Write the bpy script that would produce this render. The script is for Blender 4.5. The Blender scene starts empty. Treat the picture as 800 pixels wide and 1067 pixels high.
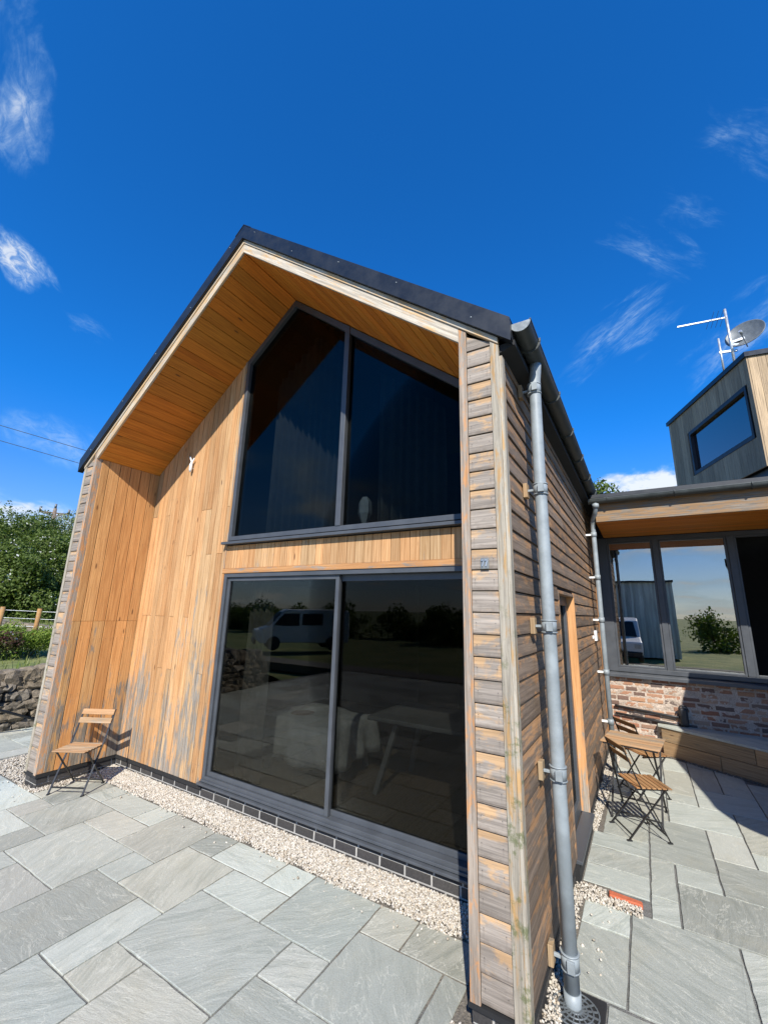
import bpy, bmesh, math, random
import numpy as np
from mathutils import Vector, Matrix
random.seed(7); RNG = np.random.default_rng(7)
S = bpy.context.scene
COL = S.collection
PI = math.pi
# ------------------------------------------------------------------ camera
CAM = np.array([6.13452538, -2.45055533, 2.0])
R_ = np.array([0.85600902, 0.51633308, 0.02546968]); U_ = np.array([0.09760881, -0.20981105, 0.97285757]); F_ = np.array([-0.50766237, 0.83028879, 0.22999881])
cd = bpy.data.cameras.new('camera'); cam = bpy.data.objects.new('camera', cd); COL.objects.link(cam); S.camera = cam
M = Matrix.Identity(4)
for i in range(3):
    M[i][0] = R_[i]; M[i][1] = U_[i]; M[i][2] = -F_[i]; M[i][3] = CAM[i]
cam.matrix_world = M
cd.sensor_fit = 'HORIZONTAL'; cd.sensor_width = 36; cd.lens = 435.2383 / 800 * 36; cd.clip_start = 0.05; cd.clip_end = 3000
# ------------------------------------------------------------------ sun and sky
SUN = Vector((0.46, -1.0, 0.95)).normalized()
sl = bpy.data.lights.new('sun', 'SUN'); so = bpy.data.objects.new('sun', sl); COL.objects.link(so)
sl.energy = 4.6; sl.angle = math.radians(0.53); sl.color = (1.0, 0.95, 0.87)
so.rotation_euler = SUN.to_track_quat('Z', 'Y').to_euler(); so.location = (10, -20, 20)
S.view_settings.view_transform = 'Standard'; S.view_settings.look = 'None'; S.view_settings.gamma = 1; S.view_settings.exposure = 0.72
W_ = bpy.data.worlds.new('World'); S.world = W_; W_.use_nodes = True
nt = W_.node_tree; N = nt.nodes; LK = nt.links
for n in list(N): N.remove(n)
out = N.new('ShaderNodeOutputWorld'); bg = N.new('ShaderNodeBackground'); bg.inputs['Strength'].default_value = 0.1
sky = N.new('ShaderNodeTexSky'); sky.sky_type = 'NISHITA'; sky.sun_disc = False
sky.sun_elevation = math.asin(SUN.z); sky.sun_rotation = math.atan2(SUN.x, SUN.y)
sky.altitude = 200; sky.air_density = 1.0; sky.dust_density = 0.25; sky.ozone_density = 3.0
LK.new(bg.outputs[0], out.inputs[0])
tc = N.new('ShaderNodeTexCoord')
def wm(op, a, b=None, c=None):
    n = N.new('ShaderNodeMath'); n.operation = op
    for i, x in enumerate((a, b, c)):
        if x is None: continue
        if isinstance(x, (int, float)): n.inputs[i].default_value = x
        else: LK.new(x, n.inputs[i])
    return n.outputs[0]
def wv(op, a, b):
    n = N.new('ShaderNodeVectorMath'); n.operation = op
    for i, x in enumerate((a, b)):
        if x is None: continue
        if isinstance(x, (tuple, list, Vector)): n.inputs[i].default_value = tuple(x)
        else: LK.new(x, n.inputs[i])
    return n
hs = N.new('ShaderNodeMix'); hs.data_type = 'RGBA'; hs.blend_type = 'MULTIPLY'; hs.inputs['Factor'].default_value = 1
LK.new(sky.outputs[0], hs.inputs['A']); 
spz = N.new('ShaderNodeSeparateXYZ'); LK.new(tc.outputs['Generated'], spz.inputs[0])
mz = N.new('ShaderNodeMapRange'); mz.interpolation_type='SMOOTHSTEP'; LK.new(spz.outputs[2], mz.inputs['Value']); mz.inputs['From Min'].default_value=0.02; mz.inputs['From Max'].default_value=0.42
tn = N.new('ShaderNodeMix'); tn.data_type='RGBA'; LK.new(mz.outputs[0], tn.inputs['Factor']); tn.inputs['A'].default_value=(0.60,0.70,0.98,1); tn.inputs['B'].default_value=(0.085,0.72,1.40,1)
LK.new(tn.outputs['Result'], hs.inputs['B'])
DIR = tc.outputs['Generated']
def pxdir(px, py):
    d = (px-400)/435.2383*R_ - (py-533.5)/435.2383*U_ + F_
    return Vector(d).normalized()
def blob(d, up, sx, sy, dens, nscale, stretch, lo, hi, rot=0.0, tear=.75):
    """one patch of cloud round a direction of the sky: falloff times torn noise"""
    d = Vector(d).normalized(); t = Vector((0, 0, 1)).cross(d).normalized() * -1
    u = d.cross(t).normalized() * -1
    if u.z < 0: u = -u
    c, s = math.cos(rot), math.sin(rot)
    a = t*c + u*s; b = -t*s + u*c
    x = wv('DOT_PRODUCT', DIR, a).outputs['Value']; y = wv('DOT_PRODUCT', DIR, b).outputs['Value']; z = wv('DOT_PRODUCT', DIR, d).outputs['Value']
    cmb = N.new('ShaderNodeCombineXYZ'); LK.new(x, cmb.inputs[0]); LK.new(wm('MULTIPLY', y, stretch), cmb.inputs[1]); cmb.inputs[2].default_value = up
    no = N.new('ShaderNodeTexNoise'); no.inputs['Scale'].default_value = nscale; no.inputs['Detail'].default_value = 8; no.inputs['Roughness'].default_value = 0.58; no.inputs['Distortion'].default_value = 0.6
    LK.new(cmb.outputs[0], no.inputs['Vector'])
    ex = wm('DIVIDE', x, sx); ey = wm('DIVIDE', y, sy)
    r2 = wm('ADD', wm('MULTIPLY', ex, ex), wm('MULTIPLY', ey, ey))
    fall = wm('SUBTRACT', 1.0, r2); fall = wm('MAXIMUM', fall, 0.0)
    front = wm('GREATER_THAN', z, 0.0)
    v = wm('MULTIPLY', wm('MULTIPLY', fall, front), 1.0)
    k = wm('ADD', no.outputs['Fac'], wm('MULTIPLY', wm('SUBTRACT', v, 1.0), 0.35))
    mr = N.new('ShaderNodeMapRange'); mr.interpolation_type = 'SMOOTHSTEP'; LK.new(k, mr.inputs['Value']); mr.inputs['From Min'].default_value = lo; mr.inputs['From Max'].default_value = hi
    n2 = N.new('ShaderNodeTexNoise'); n2.inputs['Scale'].default_value = nscale*4.2; n2.inputs['Detail'].default_value = 10; n2.inputs['Roughness'].default_value = 0.66; n2.inputs['Distortion'].default_value = 0.9
    c2 = N.new('ShaderNodeCombineXYZ'); LK.new(x, c2.inputs[0]); LK.new(wm('MULTIPLY', y, 1+(stretch-1)*1.5 if stretch>1 else stretch*.8), c2.inputs[1]); c2.inputs[2].default_value = up+20; LK.new(c2.outputs[0], n2.inputs['Vector'])
    m2 = N.new('ShaderNodeMapRange'); m2.interpolation_type = 'SMOOTHSTEP'; LK.new(n2.outputs['Fac'], m2.inputs['Value']); m2.inputs['From Min'].default_value = .30; m2.inputs['From Max'].default_value = .68; m2.inputs['To Min'].default_value = 1-tear; m2.inputs['To Max'].default_value = 1.15
    return wm('MULTIPLY', wm('MULTIPLY', wm('MULTIPLY', mr.outputs[0], m2.outputs[0]), wm('MINIMUM', wm('MULTIPLY', v, 2.2), 1.0)), dens)
blobs = [
    blob(pxdir(0, 78), 1.0, .085, .15, .55, 12, .6, .30, .62, .2),
    blob(pxdir(24, 276), 2.0, .075, .042, .70, 13, 1.2, .28, .58, -.5),
    blob(pxdir(55, 458), 3.0, .10, .06, .30, 9, 1.4, .22, .60, -.2),
    blob(pxdir(0, 532), 4.0, .26, .05, .8, 8, 2.0, .22, .55, -.05, .4),
    blob(pxdir(98, 345), 4.6, .06, .03, .16, 16, 2.5, .3, .66, -.2),
    blob(pxdir(645, 348), 5.0, .15, .075, .34, 11, 3.6, .30, .74, .5),
    blob(pxdir(680, 262), 5.5, .12, .05, .24, 13, 3.6, .32, .72, -.75),
    blob(pxdir(785, 150), 6.0, .12, .06, .26, 12, 2.8, .34, .74, -.9),
    blob(pxdir(720, 215), 6.2, .08, .035, .18, 14, 2.8, .32, .72, -.8),
    blob(pxdir(775, 345), 6.5, .14, .07, .36, 11, 2.6, .30, .70, .5),
    blob(pxdir(668, 503), 7.0, .11, .045, .9, 11, 1.3, .22, .50, 0.05, .35),
    blob(pxdir(730, 502), 7.4, .2, .026, .7, 9, 1.5, .22, .5, 0.0),
]
def band(z0, z1, nscale, seed, lo, hi, dens):
    # broken cloud deck low over the horizon, on the side the windows face
    sp = N.new('ShaderNodeSeparateXYZ'); LK.new(DIR, sp.inputs[0])
    zz = wm('ADD', wm('MAXIMUM', sp.outputs[2], 0.0), 0.12)
    cmb = N.new('ShaderNodeCombineXYZ'); LK.new(wm('DIVIDE', sp.outputs[0], zz), cmb.inputs[0]); LK.new(wm('DIVIDE', sp.outputs[1], zz), cmb.inputs[1]); cmb.inputs[2].default_value = seed
    no = N.new('ShaderNodeTexNoise'); no.inputs['Scale'].default_value = nscale; no.inputs['Detail'].default_value = 8; no.inputs['Roughness'].default_value = .55
    LK.new(cmb.outputs[0], no.inputs['Vector'])
    mr = N.new('ShaderNodeMapRange'); mr.interpolation_type = 'SMOOTHSTEP'; LK.new(no.outputs['Fac'], mr.inputs['Value']); mr.inputs['From Min'].default_value = lo; mr.inputs['From Max'].default_value = hi
    back = N.new('ShaderNodeMapRange'); back.interpolation_type = 'SMOOTHSTEP'; LK.new(sp.outputs[1], back.inputs['Value']); back.inputs['From Min'].default_value = -0.15; back.inputs['From Max'].default_value = -0.5
    up = N.new('ShaderNodeMapRange'); LK.new(sp.outputs[2], up.inputs['Value']); up.inputs['From Min'].default_value = z1; up.inputs['From Max'].default_value = z0
    return wm('MULTIPLY', wm('MULTIPLY', wm('MULTIPLY', mr.outputs[0], back.outputs[0]), up.outputs[0]), dens)
blobs.append(band(.25, .75, .9, 3.3, .48, .68, .8))
tot = blobs[0]
for b in blobs[1:]: tot = wm('ADD', tot, b)
tot = wm('MINIMUM', tot, 0.97)
mx = N.new('ShaderNodeMix'); mx.data_type = 'RGBA'; LK.new(tot, mx.inputs['Factor']); LK.new(hs.outputs['Result'], mx.inputs['A']); cc = N.new('ShaderNodeMix'); cc.data_type='RGBA'; LK.new(wm('MINIMUM', wm('MULTIPLY', tot, 1.5), 1.0), cc.inputs['Factor']); cc.inputs['A'].default_value=(2.0,4.1,6.3,1); cc.inputs['B'].default_value=(5.4,5.8,6.2,1); LK.new(cc.outputs['Result'], mx.inputs['B'])
LK.new(mx.outputs['Result'], bg.inputs['Color'])

# ------------------------------------------------------------------ helpers
class MB:
    def __init__(s): s.v=[]; s.f=[]; s.mi=[]; s.uv=[]; s.r=[]; s.sm=[]
    def face(s, idx, uvs, r=0., mi=0, sm=False):
        s.f.append(tuple(idx)); s.uv.append(uvs); s.r.append(r); s.mi.append(mi); s.sm.append(sm)
    def hexa(s, P, a=(1,0,0), r=None, mi=0):
        """eight corners: 0-3 round the bottom, 4-7 above them; a = direction of the grain"""
        r = random.random() if r is None else r
        P = [Vector(p) for p in P]; b = len(s.v); s.v += [tuple(p) for p in P]; a = Vector(a).normalized()
        off = Vector((random.uniform(0,50), random.uniform(0,50)))
        ctr = sum(P, Vector())/8
        for q in ((3,2,1,0),(4,5,6,7),(0,1,5,4),(1,2,6,5),(2,3,7,6),(3,0,4,7)):
            n = (P[q[1]]-P[q[0]]).cross(P[q[2]]-P[q[1]])
            if n.length < 1e-12: n = Vector((0,0,1))
            n.normalize()
            fc = sum((P[i] for i in q), Vector())/4
            if n.dot(fc-ctr) < 0: q = q[::-1]; n = -n
            if abs(n.dot(a)) > .9:
                u = a.orthogonal().normalized(); w = a.cross(u)
            else: u = a; w = n.cross(a).normalized()
            s.face([b+i for i in q], [(P[i].dot(u)+off.x, P[i].dot(w)+off.y) for i in q], r, mi)
    def box(s, x0,x1,y0,y1,z0,z1, a=(1,0,0), r=None, mi=0):
        s.hexa([(x0,y0,z0),(x1,y0,z0),(x1,y1,z0),(x0,y1,z0),(x0,y0,z1),(x1,y0,z1),(x1,y1,z1),(x0,y1,z1)], a, r, mi)
    def bar(s, p, q, w, h, up=(0,0,1), r=None, mi=0):
        p=Vector(p); q=Vector(q); d=(q-p).normalized(); up=Vector(up)
        x=d.cross(up)
        if x.length<1e-4: x=d.orthogonal()
        x.normalize(); z=x.cross(d).normalized()
        P=[p-x*w/2-z*h/2,p+x*w/2-z*h/2,q+x*w/2-z*h/2,q-x*w/2-z*h/2]; P+=[c+z*h for c in P]
        s.hexa(P, d, r, mi)
    def tube(s, pts, rad, n=16, cap=True, r=None, mi=0, a0=0, a1=2*PI, up=(0,0,1), flip=False):
        r = random.random() if r is None else r
        pts=[Vector(p) for p in pts]; rads = rad if isinstance(rad,(list,tuple)) else [rad]*len(pts)
        full = abs(a1-a0-2*PI)<1e-6; m = n if full else n+1
        b=len(s.v); prev=None
        for i,p in enumerate(pts):
            d = (pts[min(i+1,len(pts)-1)]-pts[max(i-1,0)]).normalized()
            if prev is None:
                x = d.cross(Vector(up)); x = x if x.length>1e-4 else d.orthogonal(); x.normalize()
            else: x = (prev - d*prev.dot(d)).normalized()
            prev=x; y=x.cross(d).normalized()
            for k in range(m):
                t=a0+(a1-a0)*k/n
                s.v.append(tuple(p+(x*math.cos(t)+y*math.sin(t))*rads[i]))
        for i in range(len(pts)-1):
            for k in range(n):
                k2=(k+1)%m if full else k+1
                q=[b+i*m+k,b+i*m+k2,b+(i+1)*m+k2,b+(i+1)*m+k]
                if flip: q=q[::-1]
                s.face(q,[(k/n,i),((k+1)/n,i),((k+1)/n,i+1),(k/n,i+1)],r,mi,True)
        if cap and full:
            s.face([b+k for k in range(m)][::-1],[(0,0)]*m,r,mi); e=b+(len(pts)-1)*m
            s.face([e+k for k in range(m)],[(0,0)]*m,r,mi)
    def poly(s, pts, thick, n=(0,0,1), r=None, mi=0):
        """flat polygon extruded by thick against n"""
        r = random.random() if r is None else r
        n=Vector(n).normalized(); pts=[Vector(p) for p in pts]; b=len(s.v); k=len(pts)
        u=n.orthogonal().normalized(); w=n.cross(u)
        s.v+=[tuple(p) for p in pts]+[tuple(p-n*thick) for p in pts]
        uv=[(p.dot(u),p.dot(w)) for p in pts]
        nn=(pts[1]-pts[0]).cross(pts[2]-pts[1]); fl = nn.dot(n)<0
        top=list(range(k)); 
        if fl: top=top[::-1]
        s.face([b+i for i in top],[uv[i] for i in top],r,mi)
        s.face([b+k+i for i in top[::-1]],[uv[i] for i in top[::-1]],r,mi)
        for i in range(k):
            j=(i+1)%k; q=[b+i,b+k+i,b+k+j,b+j]
            if fl: q=q[::-1]
            L=(pts[j]-pts[i]).length
            s.face(q,[(0,0),(0,thick),(L,thick),(L,0)] if not fl else [(L,0),(L,thick),(0,thick),(0,0)],r,mi)
    def revolve(s, c, prof, n=24, r=.5, mi=0, axis=(0,0,1)):
        ax=Vector(axis).normalized(); x=ax.orthogonal().normalized(); y=ax.cross(x); b=len(s.v); c=Vector(c)
        for (rr,h) in prof:
            for k in range(n):
                t=2*PI*k/n; s.v.append(tuple(c+ax*h+(x*math.cos(t)+y*math.sin(t))*rr))
        for i in range(len(prof)-1):
            for k in range(n):
                k2=(k+1)%n; s.face([b+i*n+k,b+i*n+k2,b+(i+1)*n+k2,b+(i+1)*n+k],[(0,0)]*4,r,mi,True)
    def build(s, name, mats, parent=None, bevel=0, seg=2, local=False):
        me=bpy.data.meshes.new(name); me.from_pydata(s.v,[],s.f); me.update()
        uvl=me.uv_layers.new(name='UVMap'); flat=[c for f in s.uv for p in f for c in p]; uvl.data.foreach_set('uv',flat)
        at=me.attributes.new('rnd','FLOAT','FACE'); at.data.foreach_set('value',s.r)
        me.polygons.foreach_set('material_index',s.mi); me.polygons.foreach_set('use_smooth',s.sm)
        for m in (mats if isinstance(mats,(list,tuple)) else [mats]): me.materials.append(m)
        o=bpy.data.objects.new(name,me); COL.objects.link(o)
        if parent is not None:
            o.parent=parent
            if not local: o.matrix_parent_inverse=parent.matrix_world.inverted()
        if bevel:
            md=o.modifiers.new('bevel','BEVEL'); md.width=bevel; md.segments=seg; md.limit_method='ANGLE'; md.angle_limit=math.radians(40)
        return o
def tag(o, label, cat, group=None, kind=None):
    if label: o['label']=label
    if cat: o['category']=cat
    if group: o['group']=group
    if kind: o['kind']=kind
    return o
def empty(name, loc, label, cat, group=None, rz=0):
    o=bpy.data.objects.new(name,None); COL.objects.link(o); o.location=loc; o.rotation_euler=(0,0,rz)
    o.matrix_world=Matrix.Translation(Vector(loc))@Matrix.Rotation(rz,4,'Z')
    o.empty_display_size=.1
    return tag(o,label,cat,group)
def structure(o, label=None):
    o['kind']='structure'; 
    if label: o['label']=label
    return o
def copy_tree(o, parent=None):
    c=o.copy(); COL.objects.link(c)
    if parent is not None: c.parent=parent
    for ch in [x for x in bpy.data.objects if x.parent==o]: copy_tree(ch,c)
    return c

# ------------------------------------------------------------------ materials
class MT:
    def __init__(s,name):
        s.m=bpy.data.materials.new(name); s.m.use_nodes=True; s.t=s.m.node_tree; s.n=s.t.nodes; s.l=s.t.links; s.b=s.n['Principled BSDF']
    def add(s,ty,**kw):
        n=s.n.new(ty)
        for k,v in kw.items(): setattr(n,k,v)
        return n
    def lk(s,a,b): s.l.new(a,b)
    def math(s,op,a,b=None,c=None,clamp=False):
        n=s.add('ShaderNodeMath',operation=op); n.use_clamp=clamp
        for i,x in enumerate((a,b,c)):
            if x is None: continue
            if isinstance(x,(int,float)): n.inputs[i].default_value=x
            else: s.lk(x,n.inputs[i])
        return n.outputs[0]
    def noise(s,vec,scale,detail=5,rough=.55,dist=0):
        n=s.add('ShaderNodeTexNoise'); n.inputs['Scale'].default_value=scale; n.inputs['Detail'].default_value=detail; n.inputs['Roughness'].default_value=rough; n.inputs['Distortion'].default_value=dist
        if vec is not None: s.lk(vec,n.inputs['Vector'])
        return n.outputs['Fac']
    def vec(s,x,y,z):
        c=s.add('ShaderNodeCombineXYZ')
        for i,q in enumerate((x,y,z)):
            if isinstance(q,(int,float)): c.inputs[i].default_value=q
            else: s.lk(q,c.inputs[i])
        return c.outputs[0]
    def mix(s,f,a,b,mode='MIX'):
        n=s.add('ShaderNodeMix',data_type='RGBA',blend_type=mode)
        for k,q in (('Factor',f),('A',a),('B',b)):
            if isinstance(q,(int,float)): n.inputs[k].default_value=q
            elif isinstance(q,(tuple,list)): n.inputs[k].default_value=(*q[:3],1)
            else: s.lk(q,n.inputs[k])
        return n.outputs['Result']
    def ramp(s,x,lo,hi,a=0,b=1):
        n=s.add('ShaderNodeMapRange',interpolation_type='SMOOTHSTEP'); s.lk(x,n.inputs['Value'])
        for k,q in (('From Min',lo),('From Max',hi),('To Min',a),('To Max',b)): n.inputs[k].default_value=q
        return n.outputs[0]
    def bump(s,h,dist,strength=1):
        n=s.add('ShaderNodeBump'); n.inputs['Distance'].default_value=dist; n.inputs['Strength'].default_value=strength; s.lk(h,n.inputs['Height']); s.lk(n.outputs[0],s.b.inputs['Normal'])
    def rnd(s):
        a=s.add('ShaderNodeAttribute',attribute_name='rnd'); return a.outputs['Fac']
    def uv(s):
        t=s.add('ShaderNodeTexCoord'); sp=s.add('ShaderNodeSeparateXYZ'); s.lk(t.outputs['UV'],sp.inputs[0]); return sp.outputs[0],sp.outputs[1]
    def pos(s):
        g=s.add('ShaderNodeNewGeometry'); sp=s.add('ShaderNodeSeparateXYZ'); s.lk(g.outputs['Position'],sp.inputs[0]); return g.outputs['Position'],sp.outputs
def wood(name, base, dark, grey, weather, peel=None, rough=.75, zweather=None, var=.45, streak=1.0, wscale=1.0, green=0.0, wst=15, zper=False, nails=None):
    """grained boards. weather: 0-1 how much has greyed; peel: colour of bare patches on greyed boards"""
    k=MT(name); u,v=k.uv(); r=k.rnd(); rz=k.math('MULTIPLY',r,37.0)
    g1=k.noise(k.vec(k.math('MULTIPLY',u,1.3),k.math('MULTIPLY',v,42),rz),1.6,6,.62,.35)
    g2=k.noise(k.vec(k.math('MULTIPLY',u,5),k.math('MULTIPLY',v,230),rz),1.0,3,.6)
    blotch=k.noise(k.vec(k.math('MULTIPLY',u,2.0),k.math('MULTIPLY',v,9),rz),1.5,5,.6)
    col=k.mix(k.ramp(g1,.33,.68),base,dark)
    col=k.mix(k.math('MULTIPLY',k.ramp(g2,.45,.75),.30*streak),col,tuple(c*.45 for c in base))
    # knots
    vo=k.add('ShaderNodeTexVoronoi'); vo.inputs['Scale'].default_value=1; k.lk(k.vec(k.math('MULTIPLY',u,2.6),k.math('MULTIPLY',v,9.5),rz),vo.inputs['Vector'])
    kn=k.ramp(vo.outputs['Distance'],.13,.05); sep=k.add('ShaderNodeSeparateColor'); k.lk(vo.outputs['Color'],sep.inputs[0])
    kn=k.math('MULTIPLY',kn,k.math('GREATER_THAN',sep.outputs[0],.35))
    col=k.mix(k.math('MULTIPLY',kn,.75),col,(.07,.03,.015))
    # board to board
    vv=k.math('ADD',1-var/2,k.math('MULTIPLY',r,var))
    hue=k.math('FRACT',k.math('MULTIPLY',r,13.7))
    tint=k.mix(hue,(1.07,.96,.86),(.93,1.02,1.10))
    col=k.mix(1.0,col,tint,'MULTIPLY')
    if weather>0:
        w1=k.noise(k.vec(k.math('MULTIPLY',u,2.4*wscale),k.math('MULTIPLY',v,wst*wscale),k.math('ADD',rz,9)),1.5,7,.68,.4)
        th=1-weather
        amt=w1
        if zweather:
            _,p=k.pos(); zz=k.ramp(p[2],zweather[1],zweather[0],-.13,.12)
            big=k.noise(k.pos()[0],1.6,3,.5)
            amt=k.math('ADD',amt,k.math('ADD',zz,k.math('MULTIPLY',k.math('SUBTRACT',big,.5),.55)))
        amt=k.math('ADD',amt,k.math('MULTIPLY',k.math('SUBTRACT',hue,.5),.14))
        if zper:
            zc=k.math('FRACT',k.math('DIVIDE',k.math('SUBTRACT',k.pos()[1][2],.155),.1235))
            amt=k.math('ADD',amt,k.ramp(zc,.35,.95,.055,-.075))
        wf=k.ramp(amt,.30+.5*th-.07,.30+.5*th+.07)
        gcol=k.mix(k.ramp(g1,.3,.7),grey,tuple(c*.50 for c in grey))
        g3=k.noise(k.vec(k.math('MULTIPLY',u,9),k.math('MULTIPLY',v,60),rz),1.2,5,.7,.5)
        gcol=k.mix(k.math('MULTIPLY',k.ramp(g3,.5,.72),.55),gcol,tuple(c*.35 for c in grey))
        gcol=k.mix(k.math('MULTIPLY',k.ramp(g2,.4,.75),.35),gcol,tuple(c*.4 for c in grey))
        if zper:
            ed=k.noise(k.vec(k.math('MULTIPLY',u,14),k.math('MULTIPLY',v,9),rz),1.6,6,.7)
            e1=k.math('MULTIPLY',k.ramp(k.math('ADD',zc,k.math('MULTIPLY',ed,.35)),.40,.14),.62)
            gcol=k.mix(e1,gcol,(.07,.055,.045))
        wf=k.math('MULTIPLY',wf,.92)
        if peel is not None:
            col=k.mix(k.ramp(g1,.35,.65),peel,tuple(c*.7 for c in peel))
            col=k.mix(k.math('MULTIPLY',kn,.6),col,(.07,.03,.015))
        col=k.mix(wf,col,gcol)
    if green>0:
        gn=k.noise(k.pos()[0],14,5,.7); _,p=k.pos()
        col=k.mix(k.math('MULTIPLY',k.math('MULTIPLY',k.ramp(gn,.5,.66),k.ramp(p[2],2.6,1.2)),green),col,(.09,.11,.035))
    col=k.mix(1.0,col,k.vec(vv,vv,vv),'MULTIPLY')
    if nails:
        ax,a0,ap,z0_,zp=nails; _,p=k.pos()
        du=k.math('MULTIPLY',k.math('SUBTRACT',k.math('FRACT',k.math('DIVIDE',k.math('SUBTRACT',p[ax],a0),ap)),.5),ap)
        dz=k.math('MULTIPLY',k.math('SUBTRACT',k.math('FRACT',k.math('DIVIDE',k.math('SUBTRACT',p[2],z0_),zp)),.5),zp)
        d2=k.math('SQRT',k.math('ADD',k.math('MULTIPLY',du,du),k.math('MULTIPLY',dz,dz)))
        run=k.math('MULTIPLY',k.ramp(k.math('ABSOLUTE',du),.007,.001),k.math('MULTIPLY',k.ramp(dz,-.06,-.004),k.math('LESS_THAN',dz,0.0)))
        gate=k.ramp(k.noise(k.pos()[0],3.1,2,.5),.40,.60); col=k.mix(k.math('MULTIPLY',k.math('MULTIPLY',run,gate),.22),col,(.07,.058,.048)); col=k.mix(k.math('MULTIPLY',k.ramp(d2,.0036,.0022),.75),col,(.06,.055,.05))
    k.lk(col,k.b.inputs['Base Color']); k.b.inputs['Roughness'].default_value=rough; k.b.inputs['Specular IOR Level'].default_value=.3
    h=k.math('ADD',k.math('MULTIPLY',g1,.7),k.math('MULTIPLY',g2,.5)); k.bump(h,.0022,.9)
    return k.m
def plain(name,c,rough=.5,metal=0,spec=.5,nscale=12,namt=.15,bumpd=0,bscale=60):
    k=MT(name); pos,_=k.pos(); n=k.noise(pos,nscale,5,.6)
    col=k.mix(k.ramp(n,.3,.7),tuple(x*(1-namt) for x in c),tuple(min(1,x*(1+namt)) for x in c))
    k.lk(col,k.b.inputs['Base Color']); k.b.inputs['Metallic'].default_value=metal; k.b.inputs['Specular IOR Level'].default_value=spec
    k.lk(k.ramp(n,.2,.8,max(0,rough-.07),min(1,rough+.07)),k.b.inputs['Roughness'])
    if bumpd: k.bump(k.noise(pos,bscale,5,.6),bumpd)
    return k.m
def glass(name, tint, refl_mult, add=0.0, wave=.0006, coat=(.93,.96,1)):
    """window pane: see-through (darkened by its coating) plus a mirror of what stands before it"""
    k=MT(name); k.n.remove(k.b); o=k.n['Material Output']
    tr=k.add('ShaderNodeBsdfTransparent'); tr.inputs[0].default_value=(*tint,1); gl=k.add('ShaderNodeBsdfGlossy'); gl.inputs['Roughness'].default_value=.004
    gl.inputs['Color'].default_value=(*coat,1)
    fr=k.add('ShaderNodeFresnel'); fr.inputs['IOR'].default_value=1.52
    pos,_=k.pos(); nz=k.noise(pos,1.6,2,.5); bp=k.add('ShaderNodeBump'); bp.inputs['Distance'].default_value=wave; bp.inputs['Strength'].default_value=1; k.lk(nz,bp.inputs['Height']); k.lk(bp.outputs[0],gl.inputs['Normal'])
    f=k.math('ADD',k.math('MULTIPLY',fr.outputs[0],refl_mult),add,clamp=True)
    mx=k.add('ShaderNodeMixShader'); k.lk(f,mx.inputs[0]); k.lk(tr.outputs[0],mx.inputs[1]); k.lk(gl.outputs[0],mx.inputs[2]); k.lk(mx.outputs[0],o.inputs['Surface'])
    return k.m
LARCH=(.60,.31,.115)
PW_=.273
m_clad=wood('larch_cladding',(.52,.315,.155),(.345,.185,.076),(.29,.265,.225),.40,zweather=(.2,3.0),var=.40,nails=(0,PW_+.024-.0046,.0985/2,.02,.62))
m_return=wood('larch_return',(.60,.325,.125),(.40,.19,.066),(.25,.235,.20),.34,zweather=(.2,2.4),var=.34,nails=(1,.006,.824/12,.02,.62))
m_soffit=wood('larch_soffit',(.60,.215,.026),(.42,.135,.016),(.3,.3,.3),0,var=.35,rough=.6)
m_trimo=wood('larch_trim',(.50,.265,.11),(.36,.17,.065),(.32,.29,.25),.45,var=.2)
m_pier=wood('weathered_front_boards',(.5,.3,.15),(.4,.2,.1),(.34,.30,.255),.745,peel=(.50,.32,.17),var=.34,wscale=1.3,wst=5,zper=True,nails=(0,5.275+.02-.057,.114,.155,.1235))
m_side=wood('weathered_side_boards',(.4,.24,.13),(.3,.16,.08),(.235,.178,.13),.64,peel=(.40,.22,.105),var=.50,wst=8,zper=True,nails=(1,.2,.6,.155,.1235))
m_corner=wood('weathered_corner_trim',(.5,.3,.15),(.4,.2,.1),(.44,.40,.32),.84,peel=(.46,.28,.12),var=.15,green=.75)
m_inner=wood('weathered_inner_trim',(.5,.3,.15),(.4,.2,.1),(.37,.32,.26),.74,peel=(.52,.26,.11),var=.15,wscale=2.2,wst=9)
m_fascia=wood('weathered_fascia',(.5,.3,.15),(.4,.2,.1),(.60,.54,.44),.72,peel=(.58,.38,.19),var=.12)
m_dorm=wood('weathered_dormer_boards',(.4,.3,.2),(.3,.2,.1),(.50,.365,.225),.72,peel=(.44,.32,.19),var=.4)
m_sleeper=wood('sleeper_timber',(.38,.26,.145),(.26,.165,.085),(.22,.19,.15),.3,var=.3)
m_slat=wood('bistro_slat',(.36,.20,.085),(.22,.11,.045),(.3,.25,.19),.2,var=.4)
m_slat2=wood('grey_bistro_slat',(.42,.27,.15),(.3,.18,.09),(.38,.31,.23),.45,var=.3)
m_inner2=wood('door_reveal_timber',(.56,.32,.15),(.42,.22,.09),(.40,.355,.29),.50,zweather=(.3,1.9),var=.15)
m_post=wood('post_timber',(.40,.22,.08),(.3,.15,.05),(.3,.26,.2),.3)
m_pole=wood('pole_timber',(.2,.15,.1),(.15,.1,.07),(.25,.22,.19),.6)
m_frame=plain('grey_window_frame',(.060,.066,.074),.42,0,.5,5,.12)
m_frame2=plain('dark_window_gasket',(.012,.013,.015),.5)
m_verge=plain('black_verge_metal',(.008,.010,.013),.42,0,.5,8,.25)
m_roof=plain('roof_metal',(.02,.022,.025),.5,0,.5,8,.2)
m_black=plain('black_void_board',(.012,.012,.012),.85)
m_zinc=plain('galvanised_pipe',(.235,.265,.275),.5,.0,.5,7,.16)
m_gut=plain('weathered_gutter',(.045,.052,.050),.5,.1,.5,9,.25)
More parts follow.
